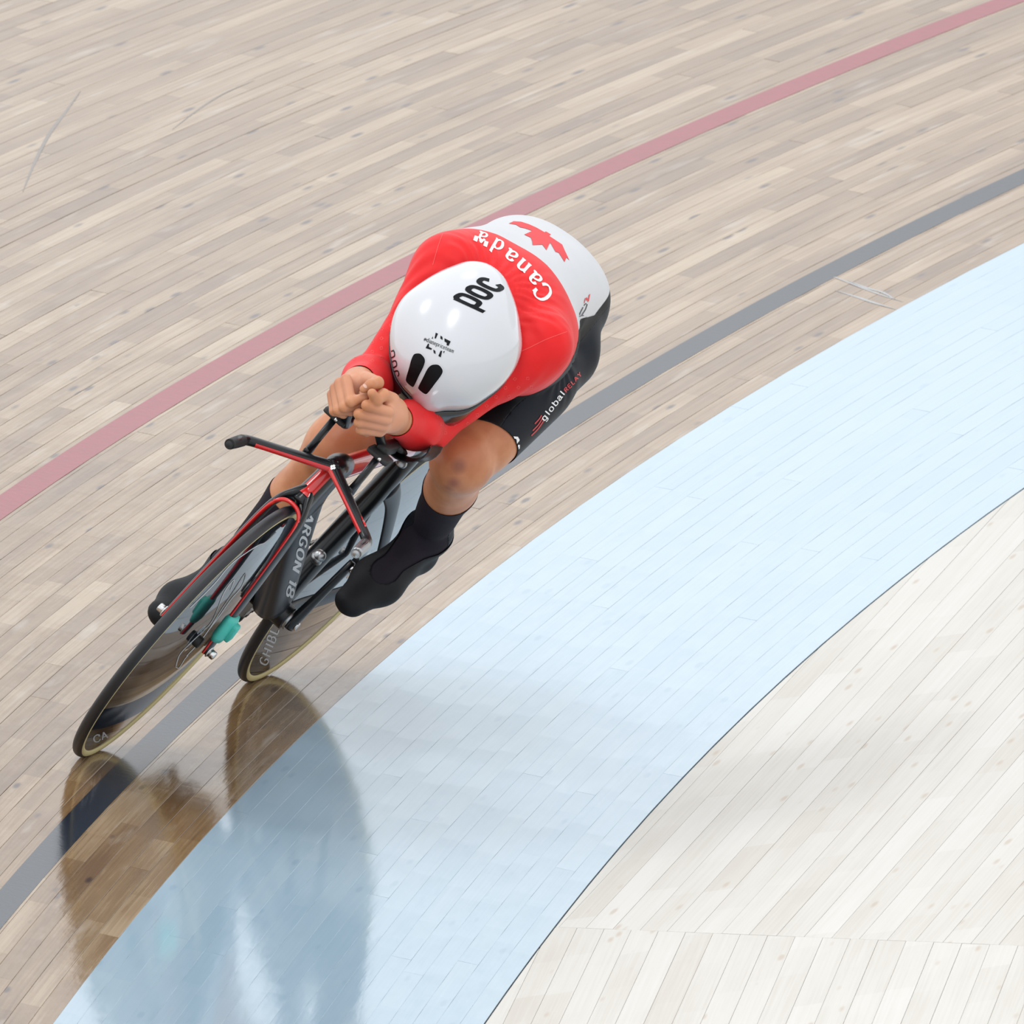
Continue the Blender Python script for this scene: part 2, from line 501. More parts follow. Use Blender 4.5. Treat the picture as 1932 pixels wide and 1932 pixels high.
S0, S1 = -8.6, 4.8
track = structure('floor', 'banked velodrome track of narrow varnished pine boards')
sheet('subfloor', S0, S1, 0.0, 3.071, -0.004, M_GAP, track)
PW = 0.0415
for r in range(74):
    s = S0 - random.uniform(0, 4.2)
    while s < S1:
        L = random.uniform(4.0, 5.6)
        a, b = max(s, S0), min(s + L, S1)
        if b - a > 0.05:
            plank(a, b, r * PW, (r + 1) * PW, M_PINE, track, random.gauss(0, 0.005), random.gauss(0, 0.00012))
        s += L

band = structure('floor', 'pale blue painted band along the foot of the track')
sheet('subfloor', S0, S1, -0.7417, 0.0, -0.004, M_GAPB, band)
for r in range(18):
    s = S0 - random.uniform(0, 4.2)
    wv = 0.7417 / 18
    while s < S1:
        L = random.uniform(3.6, 5.0)
        a, b = max(s, S0), min(s + L, S1)
        if b - a > 0.05:
            plank(a, b, -0.7417 + r * wv, -0.7417 + (r + 1) * wv, M_BLUE, band, random.gauss(0, 0.003), random.gauss(0, 0.00004), ch=0.0003, gap=0.00006)
        s += L

o = sheet('trim_1', S0, S1, 0.2130, 0.2694, 0.0007, M_LINE_BLACK, None)
o['kind'] = 'structure'
o['label'] = 'black measurement line painted along the boards under the bicycle'
o = sheet('trim_2', S0, S1, 0.9633, 1.0245, 0.0007, M_LINE_RED, None)
o['kind'] = 'structure'
o['label'] = 'dark red line painted along the boards behind the rider'

# scuffs: thin tyre arcs high on the boards, a pale smear beyond the rider
def scuff_glare(name, pts, wd, m):
    st = np.array(pts)
    q, _, _ = resample([(a, b, 0) for a, b in st], [1.0] * len(st), [1.0] * len(st), 8)
    q = np.array(q)[:, :2]
    d = np.gradient(q, axis=0)
    d /= np.linalg.norm(d, axis=1)[:, None]
    n = np.stack([-d[:, 1], d[:, 0]], 1) * (wd / 2 * np.sin(np.linspace(0.15, math.pi - 0.15, len(q))))[:, None]
    V = np.concatenate([surf((q + n)[:, 0], (q + n)[:, 1], 0.0008), surf((q - n)[:, 0], (q - n)[:, 1], 0.0008)])
    k = len(q)
    mesh_obj(name, V, [(i, i + 1, k + i + 1, k + i) for i in range(k - 1)], m, track, smooth=False)
M_SCUFF = paint('grey_scuff', (0.16, 0.13, 0.105, 1))
M_SMEAR = paint('pale_blue_smear', (0.31, 0.31, 0.31, 1))
scuff_glare('scuff_mark', [(-3.7605,1.9014), (-3.9810,1.9759), (-4.2648,2.0697), (-4.4845,2.1336), (-4.6678,2.1903)], 0.008, M_SCUFF)
scuff_glare('scuff_mark', [(-4.5094,1.8822), (-4.6956,1.9148), (-4.8722,1.9381), (-5.0313,1.9406)], 0.005, M_SCUFF)
scuff_glare('paint_smear', [(-4.4339,0.2608), (-4.3921,0.1729), (-4.3460,0.0774), (-4.3253,0.0116)], 0.010, M_SMEAR)
scuff_glare('paint_smear', [(-4.3058,0.1699), (-4.2851,0.1041), (-4.2684,0.0592), (-4.2519,0.0017)], 0.014, M_SMEAR)
scuff_glare('paint_smear', [(-4.4049,0.1782), (-4.3757,0.1150), (-4.3675,0.0797), (-4.3293,0.0324)], 0.012, M_SMEAR)

# apron: flat pale boards in two straight panels that meet on an oblique joint
apron = structure('floor', 'pale flat apron of unvarnished boards inside the blue band')
_es = np.linspace(S0, S1, 60)
EDGE = surf(_es, -0.7417, 0.0)
_in = (EDGE[:, 1] > -3.4) & (EDGE[:, 1] < 2.9)
AZ = np.polyfit(EDGE[_in, 1], EDGE[_in, 2], 1)
def apron_z(x, y):
    return AZ[1] + AZ[0] * y - 0.002
def clip_poly(poly, n, d):
    """keep the side n.p <= d"""
    out = []
    for i in range(len(poly)):
        p, q = poly[i], poly[(i + 1) % len(poly)]
        dp, dq = n[0] * p[0] + n[1] * p[1] - d, n[0] * q[0] + n[1] * q[1] - d
        if dp <= 0:
            out.append(p)
        if dp * dq < 0:
            t = dp / (dp - dq)
            out.append((p[0] + (q[0] - p[0]) * t, p[1] + (q[1] - p[1]) * t))
    return out
def edge_x(y):
    return float(np.interp(y, EDGE[:, 1], EDGE[:, 0]))
JA, JB = np.array([-0.938, 1.73]), np.array([-1.796, 2.40])
JD = (JB - JA) / np.linalg.norm(JB - JA)
JN = np.array([-JD[1], JD[0]])
if JN[1] < 0:
    JN = -JN
def apron_board(x0, x1, ang, upper):
    """board between lateral offsets x0..x1 measured on the joint line, running at angle ang"""
    d = np.array([math.cos(ang), math.sin(ang)])
    def on(x):
        return JA + JD * ((x - JA[0]) / JD[0])
    a, b = on(x0 - 0.0005), on(x1 + 0.0005)
    s = -1 if upper else 1
    L = 9.0 if upper else 3.0
    poly = [tuple(a + JN * 0.0006 * s), tuple(b + JN * 0.0006 * s), tuple(b + d * s * L), tuple(a + d * s * L)]
    # the band's edge cuts the boards next to it: clip with its chords
    for i in range(len(EDGE) - 1):
        p, q = EDGE[i, :2], EDGE[i + 1, :2]
        ymin, ymax = min(v[1] for v in poly), max(v[1] for v in poly)
        if q[1] < ymin or p[1] > ymax:
            continue
        e = (q - p) / np.linalg.norm(q - p)
        n = np.array([e[1], -e[0]])
        if max(n[0] * v[0] + n[1] * v[1] for v in poly) > n @ p - 0.002:
            poly = clip_poly(poly, n, n @ p - 0.002)
            if len(poly) < 3:
                return
    k = len(poly)
    ar = 0.5 * sum(poly[i][0] * poly[(i + 1) % k][1] - poly[(i + 1) % k][0] * poly[i][1] for i in range(k))
    if ar < 0:
        poly = poly[::-1]
    c = np.mean(poly, axis=0)
    tz = random.gauss(0, 0.00015)
    V = []
    for p in poly:
        V.append((p[0], p[1], apron_z(*p) - 0.02))
    for p in poly:
        V.append((p[0], p[1], apron_z(*p) + tz))
    F = [tuple(range(k, 2 * k))] + [(i, (i + 1) % k, k + (i + 1) % k, k + i) for i in range(k)]
    u0, v0 = random.uniform(0, 40), random.uniform(0, 40)
    nn = np.array([-d[1], d[0]])
    uv = [((v[0] * d[0] + v[1] * d[1]) + u0, (v[0] * nn[0] + v[1] * nn[1]) + v0) for v in V]
    mesh_obj('plank', V, F, M_APRON, apron, smooth=False, uv=uv)
BW = 0.0662
for i in range(-7, 27):
    apron_board(-0.94 - BW * i, -0.94 - BW * (i + 1), math.radians(90.2), True)
for i in range(-7, 34):
    apron_board(-0.92 - BW * i, -0.92 - BW * (i + 1), math.radians(96.1), False)
_V = [(-3.2, -8.2, 0), (1.2, -8.2, 0), (1.2, 4.9, 0), (-3.2, 4.9, 0)]
mesh_obj('subfloor', [(x, y, apron_z(x, y) - 0.006 - (0.35 if x > 0 else 0)) for x, y, z in _V], [(0, 1, 2, 3)], M_GAPA, apron, smooth=False)

# far side of the hall, behind the infield: the varnish mirrors it
M_HALL = mat('hall_wall_panels', (0.62, 0.62, 0.62, 1), 0.8)
hall = mesh_obj('wall_far', *box((8, -45, 5.6), (70, 0, 0), (0, 0.3, 0), (0, 0, 7.0)), M_HALL, None, smooth=False)
hall['kind'] = 'structure'
hall['label'] = 'grey far wall of the hall'
# ------------------------------------------------------------------ bicycle (local axes: x forward, y to its left, z up its own plane)
BM = Matrix(((0.125455, 0.99057, 0.055056), (-0.64958, 0.123961, -0.75012), (-0.749872, 0.058343, 0.659006))).transposed().to_4x4()
BM.translation = Vector((0.17773, -0.00108, 0.06447))
M_CARBON = mat('black_gloss_carbon', (0.007, 0.008, 0.010, 1), 0.30, coat=0.12, coat_rough=0.06, spec=0.35)
M_GREYC = mat('dark_grey_frame_paint', (0.017, 0.022, 0.031, 1), 0.38, coat=0.05, coat_rough=0.1, spec=0.35)
M_MATTE = mat('black_rubber', (0.012, 0.012, 0.013, 1), 0.62)
M_TREAD = mat('tyre_tread_rubber', (0.014, 0.015, 0.018, 1), 0.5)
M_WALL = mat('cream_tyre_sidewall', (0.56, 0.48, 0.24, 1), 0.6)
M_DISC = mat('polished_black_disc', (0.010, 0.013, 0.019, 1), 0.035, spec=0.85)
M_RED = mat('red_frame_paint', (0.62, 0.010, 0.010, 1), 0.28, coat=0.8)
M_STEEL = mat('bright_steel', (0.62, 0.62, 0.62, 1), 0.22, metal=1.0)
M_ALU = mat('grey_aluminium', (0.36, 0.37, 0.38, 1), 0.35, metal=1.0)
M_TEAL = mat('teal_tape', (0.055, 0.47, 0.40, 1), 0.5)
M_WHITE = mat('white_print', (0.80, 0.80, 0.80, 1), 0.4)
M_SILVER = mat('pale_grey_print', (0.50, 0.52, 0.54, 1), 0.45)

bike = empty('track_bicycle', 'black and red track bicycle with two disc wheels, ridden along the black line', 'bicycle', mw=BM)
RW = 0.335
def wheel(name, c, ax=(0, 1, 0), bulge=0.022, cap=0.016):
    ax = nrm(ax)
    w = empty(name, parent=bike)
    w.matrix_parent_inverse = Matrix()
    w.location = tuple(c)
    R0, rt = RW - 0.0125, 0.0125
    def arc(a0, a1, n, sgn=1, d=0.0):
        return [(R0 + (rt + d) * math.cos(math.radians(q)), sgn * (rt + d) * math.sin(math.radians(q))) for q in np.linspace(a0, a1, n)]
    mesh_obj('tyre', *disc_of((0, 0, 0), ax, arc(-72, 72, 15), 120), M_TREAD, w)
    mb = MB()
    for sg in (1, -1):
        mb.add(*disc_of((0, 0, 0), ax, arc(70, 140, 6, sg, -0.0003), 120))
    mb.obj('tyre_sidewall', M_WALL, w)
    r1 = R0 - 0.0075
    prof = []
    for r in np.linspace(r1, 0.03, 26):
        q = (r1 - r) / (r1 - 0.03)
        prof.append((r, 0.0085 + (bulge - 0.0085) * math.sin(q * math.pi / 2) ** 1.0))
    full = prof + [(0.022, bulge + 0.004), (0.0, bulge + 0.004)]
    mb = MB()
    mb.add(*disc_of((0, 0, 0), ax, full, 120))
    mb.add(*disc_of((0, 0, 0), ax, [(r, -h) for r, h in full], 120))
    mb.obj('disc', M_DISC, w)
    hub = MB()
    hub.add(*cyl(-ax * (bulge + cap), ax * (bulge + cap), 0.013))
    hub.obj('hub', M_MATTE, w)
    return w
FW = wheel('front_wheel', (0.985, 0, RW), (-0.024, 1, 0))
RWH = wheel('rear_wheel', (0.0, 0, RW), bulge=0.018)

def part(name, m, *shapes, parent=None, smooth=True):
    mb = MB()
    for s in shapes:
        mb.add(*s)
    return mb.obj(name, m, parent or bike, smooth)

# frame
HT0, HT1 = (0.925, 0.002, 0.675), (0.880, 0.004, 0.768)
part('steerer_column', M_CARBON, loft([HT0, (0.905, 0.002, 0.71), HT1], [0.026, 0.023, 0.021], [0.036, 0.032, 0.030], n=28, nsub=6))
part('red_panel', M_RED, loft([(0.916, 0.002, 0.690), (0.905, 0.002, 0.71), (0.881, 0.004, 0.766)], [0.026, 0.023, 0.021], [0.036, 0.032, 0.030], n=12, nsub=6, th=(-128, -52), off=0.0008))
part('head_tube', M_GREYC, loft([(0.855, 0.0, 0.640), (0.84, 0.0, 0.69), (0.818, 0.0, 0.740)], [0.024, 0.023, 0.021], [0.050, 0.050, 0.030], n=28, nsub=6))
part('top_tube', M_CARBON, loft([(0.82, 0.0, 0.748), (0.66, 0.0, 0.738), (0.45, 0.0, 0.722), (0.235, 0.0, 0.700)], [0.021, 0.021, 0.019, 0.018], [0.026, 0.024, 0.022, 0.02], n=24, nsub=8))
part('red_panel', M_RED, loft([(0.80, 0.0, 0.7468), (0.66, 0.0, 0.738), (0.45, 0.0, 0.722), (0.32, 0.0, 0.7087)], [0.021, 0.021, 0.019, 0.018], [0.026, 0.024, 0.022, 0.02], n=20, nsub=8, th=(-215, 35), off=0.0008))
part('down_tube', M_GREYC, loft([(0.842, 0.0, 0.668), (0.73, 0.0, 0.555), (0.56, 0.0, 0.415), (0.42, 0.0, 0.305)], [0.024, 0.031, 0.033, 0.033], [0.040, 0.046, 0.047, 0.046], n=28, nsub=8, power=2.4))
part('seat_tube', M_CARBON, loft([(0.385, 0.0, 0.285), (0.32, 0.0, 0.46), (0.26, 0.0, 0.64), (0.23, 0.0, 0.735)], [0.024, 0.0235, 0.023, 0.023], [0.040, 0.036, 0.034, 0.032], n=28, nsub=6))
part('seatpost', M_CARBON, loft([(0.234, 0.0, 0.72), (0.205, 0.0, 0.83), (0.185, 0.0, 0.945)], [0.021, 0.020, 0.018], [0.030, 0.028, 0.024], n=24, nsub=5))
sb = part('seatpost_bolt', M_ALU, cyl((0.262, 0.004, 0.655), (0.292, 0.004, 0.668), 0.0115))
part('bottom_bracket_shell', M_CARBON, cyl((0.385, -0.043, 0.285), (0.385, 0.043, 0.285), 0.028, 32))
bm_ = np.array((0.4050,0.0136,0.4396))
part('bottle_boss', M_ALU, *[disc_of(bm_, (0.9, 0.1, 0.4), [(0.0135 * math.sin(q), 0.012 * math.cos(q) - 0.004) for q in np.linspace(math.pi, 0, 12)], 24)], loft([bm_ + (-0.02, -0.002, -0.02), bm_ + (0.004, -0.002, -0.004)], 0.012, 0.010, n=14))
for sg in (1, -1):
    part('chainstay', M_GREYC, loft([(0.40, 0.026 * sg, 0.285), (0.29, 0.030 * sg, 0.292), (0.12, 0.052 * sg, 0.315), (-0.015, 0.062 * sg, 0.335)], [0.012, 0.009, 0.008, 0.006], [0.026, 0.024, 0.020, 0.015], n=18, nsub=6))
    part('seatstay', M_GREYC, loft([(0.262, 0.016 * sg, 0.60), (0.19, 0.030 * sg, 0.548), (0.08, 0.052 * sg, 0.425), (-0.002, 0.060 * sg, 0.335)], [0.010, 0.008, 0.007, 0.006], [0.026, 0.022, 0.017, 0.013], n=18, nsub=6))
    part('rear_axle_nut', M_STEEL, cyl((0, 0.062 * sg, RW), (0, 0.078 * sg, RW), 0.009, 6))
# fork: two blades from an arched crown, red leading edges
for sg in (1, -1):
    pth = [(0.915, 0.003 * sg, 0.700), (0.936, 0.019 * sg, 0.685), (0.951, 0.033 * sg, 0.664), (0.958, 0.040 * sg, 0.62), (0.970, 0.049 * sg, 0.48), (0.985, 0.057 * sg, 0.328)]
    ra, rb = [0.016, 0.011, 0.0078, 0.0075, 0.0070, 0.006], [0.030, 0.022, 0.020, 0.025, 0.025, 0.019]
    fl = part('fork_blade', M_CARBON, loft(pth, ra, rb, n=20, nsub=8))
    part('red_edge', M_RED, loft(pth[2:], ra[2:], rb[2:], n=7, nsub=8, th=(78, 128) if sg > 0 else (52, 102), off=0.0009), parent=fl)
    part('front_axle_nut', M_STEEL, cyl((0.985, 0.060 * sg, RW), (0.985, 0.077 * sg, RW), 0.0095, 6), cyl((0.985, 0.060 * sg, RW), (0.985, 0.064 * sg, RW), 0.013, 20))
arch = [(0.974 - 0.10 * (z - 0.60), y, z) for y, z in ((0.0415, 0.60), (0.0400, 0.635), (0.0330, 0.662), (0.0190, 0.678), (0.0, 0.683), (-0.0190, 0.678), (-0.0330, 0.662), (-0.0400, 0.635), (-0.0415, 0.60))]
part('red_arch', M_RED, loft(arch, 0.0045, 0.0045, lat=(1, 0, 0), n=12, nsub=4))
part('timing_transponder', M_TEAL, loft([(0.977, 0.0545, 0.425), (0.978, 0.055, 0.415), (0.980, 0.056, 0.375), (0.981, 0.0565, 0.362)], [0.010, 0.0135, 0.0135, 0.010], [0.030, 0.033, 0.033, 0.026], n=20), box((0.974, 0.069, 0.394), (0.010, 0, -0.003), (0, 0.009, 0), (0.004, 0, 0.020)))
# pursuit bar: two wings from the clamp, swept forward and down, with forward horns
BC = np.array((0.930, 0.011, 0.787))
for sg, be, tip in ((1, (1.0300,0.1788,0.7543), (1.1200,0.1907,0.7513)), (-1, (1.0300,-0.1468,0.7395), (1.1150,-0.1509,0.7394))):
    be, tip = np.asarray(be), np.asarray(tip)
    a = BC + (be - BC) * 0.10
    mid = BC + (be - BC) * 0.55
    pth = [BC - (be - BC) * 0.04, a, mid, BC + (be - BC) * 0.93, be + (tip - be) * 0.18, be + (tip - be) * 0.6, tip]
    ra = [0.023, 0.021, 0.017, 0.0145, 0.0125, 0.012, 0.0105]
    rb = [0.014, 0.0125, 0.0105, 0.0105, 0.0115, 0.0115, 0.0105]
    V, F = loft(pth, ra, rb, lat=nrm((0.93, 0, 0.18)) if True else None, n=22, nsub=7)
    wing = mesh_obj('handlebar_wing', V, F, M_CARBON, bike)
    part('grip_tape', M_MATTE if sg < 0 else M_ALU, loft([be + (tip - be) * 0.22, be + (tip - be) * 0.6, tip * 1.0], [0.0128, 0.0124, 0.0110], [0.0121, 0.0119, 0.0110], lat=(0, 1, 0), n=20, nsub=4), cyl(tip - (tip - be) * 0.02, tip + (tip - be) * 0.06, 0.0098, 20, 0.004), parent=wing)
    st = [BC + (be - BC) * q + np.array((0.0, 0, 0)) for q in (0.03, 0.12, 0.55, 0.9)]
    V, F = loft(st, [0.0225, 0.0205, 0.017, 0.0145], [0.0138, 0.0124, 0.0105, 0.0105], lat=nrm((0.93, 0, 0.18)), n=9, nsub=7, th=(-52, -2) if sg < 0 else (2, 52), off=0.0009)
    mesh_obj('red_stripe', V, F, M_RED, wing)
part('stem_clamp', M_CARBON, loft([(0.79, 0.0, 0.750), (0.85, 0.004, 0.770), (0.90, 0.009, 0.783), (0.930, 0.011, 0.787)], [0.0235, 0.0255, 0.025, 0.019], [0.028, 0.026, 0.020, 0.0118], n=26, nsub=6))
# aero extensions: riser, bracket, arm cup, extension under each forearm
for sg, y in ((1, 0.0695), (-1, -0.0500)):
    part('riser_post', M_CARBON, loft([(0.930, y, 0.770), (0.930, y, 0.800), (0.928, y, 0.868)], [0.0095, 0.0075, 0.0075], [0.017, 0.013, 0.013], n=18), cyl((0.936, y - 0.001, 0.778), (0.948, y - 0.001, 0.780), 0.006))
    br = part('armrest_bracket', M_MATTE, box((0.928, y, 0.872), (0.022, 0, 0), (0, 0.026, 0), (0, 0, 0.0055)), box((0.880, y - 0.006 * sg, 0.878), (0.045, 0, 0.004), (0, 0.013, 0), (0, 0, 0.010)))
    part('bolt', M_STEEL, cyl((0.950, y + 0.008, 0.873), (0.954, y + 0.008, 0.873), 0.004), parent=br)
    cupc = (0.775, 0.070, 0.896) if sg > 0 else (0.745, -0.072, 0.898)
    V, F = [], []
    na, nb = 17, 11
    for lay, off in ((0, 0.0), (1, 0.003)):
        for i in range(na):
            x = -0.055 + 0.11 * i / (na - 1)
            for j in range(nb):
                q = math.radians((238 if sg > 0 else 215) + (140 if sg > 0 else 105) * j / (nb - 1)) 
                rr = (0.050 if sg > 0 else 0.045) + off - 0.004 * math.cos(math.pi * (i / (na - 1) - 0.5) * 1.6)
                V.append((cupc[0] + x, cupc[1] + rr * math.cos(q), cupc[2] + rr * 0.95 * math.sin(q) + 0.18 * x))
    n1 = na * nb
    for i in range(na - 1):
        for j in range(nb - 1):
            a = i * nb + j
            F.append((a, a + 1, a + nb + 1, a + nb))
            F.append((n1 + a, n1 + a + nb, n1 + a + nb + 1, n1 + a + 1))
    for i in range(na - 1):
        for j in (0, nb - 1):
            a = i * nb + j
            F.append((a, a + nb, n1 + a + nb, n1 + a))
    for j in range(nb - 1):
        for i in (0, na - 1):
            a = i * nb + j
            F.append((a, a + 1, n1 + a + 1, n1 + a))
    mesh_obj('arm_cup', V, F, M_CARBON, bike)
    part('cup_post', M_MATTE, loft([(0.845, y, 0.880), (0.80, cupc[1], 0.864), (0.775, cupc[1], 0.858)], 0.016, 0.007, n=14))
    ext = [(0.83, y - 0.01 * sg, 0.876)] + ([(0.9000,0.0545,0.8835), (0.9450,0.0377,0.9150), (0.9630,0.0249,0.9301), (0.9660,0.0092,0.9456)] if sg > 0 else [(0.9000,-0.0304,0.8619), (0.9450,-0.0323,0.8951), (0.9650,-0.0388,0.9179), (0.9680,-0.0473,0.9354)])
    part('aero_extension', M_CARBON, loft(ext, 0.0105, 0.0105, n=16, nsub=6))
# drivetrain
CR = np.array((0.385, 0, 0.285))
def crank(sg, ang):
    d = np.array((math.cos(ang), 0, math.sin(ang)))
    a = CR + np.array((0, 0.055 * sg, 0))
    b = CR + d * 0.168 + np.array((0, 0.068 * sg, 0))
    c = part('crank_arm', M_CARBON, loft([a - d * 0.014, a + d * 0.01, a + (b - a) * 0.5, b - d * 0.008, b + d * 0.012], [0.010, 0.012, 0.0095, 0.009, 0.007], [0.018, 0.020, 0.014, 0.014, 0.008], n=22, nsub=5))
    part('crank_bolt', M_STEEL, cyl(a + np.array((0, 0.009 * sg, 0)), a + np.array((0, 0.014 * sg, 0)), 0.010), parent=c)
    p = b + np.array((0, 0.048 * sg, 0))
    pd = part('pedal', M_MATTE, box(p, (0.030, 0, -0.006 if sg > 0 else 0), (0, 0.030, 0), (0.0012, 0, 0.006)), cyl(b, p, 0.0075, 14))
    part('pedal_cage', M_RED if sg > 0 else M_STEEL, box(p + np.array((0.024, 0, -0.004)), (0.012, 0, 0), (0, 0.026, 0), (0, 0, 0.004)), parent=pd)
    part('spindle_collar', M_STEEL, cyl(b + np.array((0, 0.006 * sg, 0)), b + np.array((0, 0.017 * sg, 0)), 0.0095, 16), parent=pd)
    return c
crank(1, math.radians(96))
crank(-1, math.radians(276))
part('crank_spider', M_ALU, cyl((0.385, 0.040, 0.285), (0.385, 0.050, 0.285), 0.023, 28))
nt, yc = 54, -0.046
prof = []
for k in range(nt * 4):
    q = 2 * math.pi * k / (nt * 4)
    r = 0.1075 + (0.0042 if k % 4 in (1, 2) else -0.001)
    prof.append((math.cos(q) * r, math.sin(q) * r))
V = [(0.385 + x, yc - 0.0016, 0.285 + z) for x, z in prof] + [(0.385 + x, yc + 0.0016, 0.285 + z) for x, z in prof]
k = len(prof)
V += [(0.385, yc - 0.004, 0.285), (0.385, yc + 0.004, 0.285)]
F = [(i, (i + 1) % k, k + (i + 1) % k, k + i) for i in range(k)] + [((i + 1) % k, i, 2 * k) for i in range(k)] + [(k + i, k + (i + 1) % k, 2 * k + 1) for i in range(k)]
mesh_obj('chainring', V, F, M_CARBON, bike, smooth=False)
part('sprocket', M_STEEL, cyl((0, yc - 0.002, RW), (0, yc + 0.002, RW), 0.033, 32))
# chain: links all round the two sprockets
pts = []
rc, rs = 0.1105, 0.034
c0, c1 = np.array((0.385, 0.285)), np.array((0.0, RW))
dv = (c1 - c0) / np.linalg.norm(c1 - c0)
pn = np.array((-dv[1], dv[0]))
beta = math.asin((rc - rs) / np.linalg.norm(c1 - c0))
n1 = pn * math.cos(beta) + dv * math.sin(beta)
n2 = -pn * math.cos(beta) + dv * math.sin(beta)
def arcpts(c, r, na, nb, steps, through):
    a, b = math.atan2(na[1], na[0]), math.atan2(nb[1], nb[0])
    m = math.atan2(through[1], through[0])
    while b < a:
        b += 2 * math.pi
    mm = m
    while mm < a:
        mm += 2 * math.pi
    if mm > b:
        b -= 2 * math.pi
    return [c + r * np.array((math.cos(q), math.sin(q))) for q in np.linspace(a, b, steps)]
loop = arcpts(c0, rc, n1, n2, 30, -dv) + arcpts(c1, rs, n2, n1, 14, dv)
loop = np.array(loop + [loop[0]])
seg = np.linalg.norm(np.diff(loop, axis=0), axis=1)
cum = np.concatenate([[0], np.cumsum(seg)])
mb = MB()
nl = int(cum[-1] / 0.0127)
for i in range(nl):
    u = (i + 0.5) / nl * cum[-1]
    pa = np.array([np.interp(u - 0.006, cum, loop[:, j]) for j in (0, 1)])
    pb = np.array([np.interp(u + 0.006, cum, loop[:, j]) for j in (0, 1)])
    c = (pa + pb) / 2
    d = nrm(pb - pa)
    hw = 0.0042 if i % 2 else 0.0030
    mb.add(*box((c[0], yc, c[1]), (d[0] * 0.0066, 0, d[1] * 0.0066), (0, hw, 0), (-d[1] * 0.0038, 0, d[0] * 0.0038)))
ch = mb.obj('chain', mat('oiled_chain_steel', (0.16, 0.15, 0.14, 1), 0.35, metal=1.0), bike, smooth=False)
# saddle under the rider
part('saddle', M_MATTE, loft([(0.055, 0, 0.972), (0.09, 0, 0.982), (0.16, 0, 0.984), (0.24, 0, 0.976), (0.31, 0, 0.968), (0.325, 0, 0.962)], [0.045, 0.068, 0.058, 0.026, 0.019, 0.010], [0.014, 0.018, 0.018, 0.015, 0.012, 0.006], n=28, nsub=6))
part('saddle_rails', M_STEEL, loft([(0.09, 0.022, 0.962), (0.15, 0.022, 0.950), (0.22, 0.022, 0.950), (0.28, 0.014, 0.960)], 0.0035, 0.0035, n=10, nsub=4), loft([(0.09, -0.022, 0.962), (0.15, -0.022, 0.950), (0.22, -0.022, 0.950), (0.28, -0.014, 0.960)], 0.0035, 0.0035, n=10, nsub=4))
# markings of the bicycle
def obj_named(n, k=0):
    return sorted([o for o in bike.children_recursive if o.name.split('.')[0] == n], key=lambda o: o.name)[k]
U = 100.0   # the frames below span a hundred steps
def dframe(o, x, y):
    o, x, y = (np.asarray(q, float) for q in (o, x, y))
    return o, (x - o) / U, (y - o) / U
def put(name, m, host, frame, quads, off=0.0006, shift=(0, 0, 0)):
    return decal(name, m, bvh_obj(host, shift), frame[0], frame[1], frame[2], quads, host, off, shift=shift)
dt = obj_named('down_tube')
q, wd = text_quads('ARGON 18', 0.30, 0.22, 0.16)
put('lettering', M_SILVER, dt, (np.array((0.7200,-0.0028,0.6058)), (np.array((0.5500,0.0399,0.3808)) - np.array((0.7200,-0.0028,0.6058))) / wd, (np.array((0.7200,0.0109,0.6124)) - np.array((0.7200,-0.0028,0.6058))) / 1.5), [[(a + 0.12 * b, b - 0.5) for a, b in qq] for qq in q], 0.0007)
fd = [o for o in FW.children if o.name.startswith('disc')][0]
rd = [o for o in RWH.children if o.name.startswith('disc')][0]
FS, RS = tuple(FW.location), tuple(RWH.location)
fo, fx, fy = dframe((0.9500,-0.3337,0.3042), (0.9500,-0.2491,0.3811), (0.9500,-0.2652,0.2199))
def px(pts, k=3.864):
    return np.array(pts, float) / k
quads = []
for ln, w in (([(818, 990), (850, 905), (930, 820), (1060, 690), (1115, 590), (1165, 470), (1205, 405), (1245, 365), (1215, 440)], 1.5),
              ([(895, 915), (1000, 800), (1085, 680), (1160, 560), (1240, 440), (1300, 345), (1325, 320), (1295, 410), (1220, 500), (1150, 600), (1060, 720)], 1.4),
              ([(930, 575), (1050, 455), (1120, 380), (1230, 250), (1400, 125), (1470, 90), (1545, 15)], 1.6), ([(815, 995), (840, 1000), (880, 940), (905, 910)], 1.3)):
    quads += stroke_quads(px(smooth_line(ln, 6)), w, w)
put('printed_outline', M_SILVER, fd, (fo, fx, fy), quads, 0.0006, FS)
q, wd = text_quads('CA', 0.22, 0.20, 0.2)
o0 = np.array((0.9500,-0.0081,0.0108))
put('lettering', M_SILVER, fd, (o0, (np.array((0.9500,0.0064,0.0402)) - o0) / wd, (np.array((0.9500,-0.0180,0.0194)) - o0) / 1.5), q, 0.0006, FS)
q, wd = text_quads('GHIBLI', 0.24, 0.2, 0.22)
o0 = np.array((0.0000,0.0047,0.0374))
put('lettering', M_SILVER, rd, (o0, (np.array((0.0000,-0.0260,0.1246)) - o0) / wd, (np.array((0.0000,-0.0115,0.0316)) - o0) / 1.5), q, 0.0006, RS)
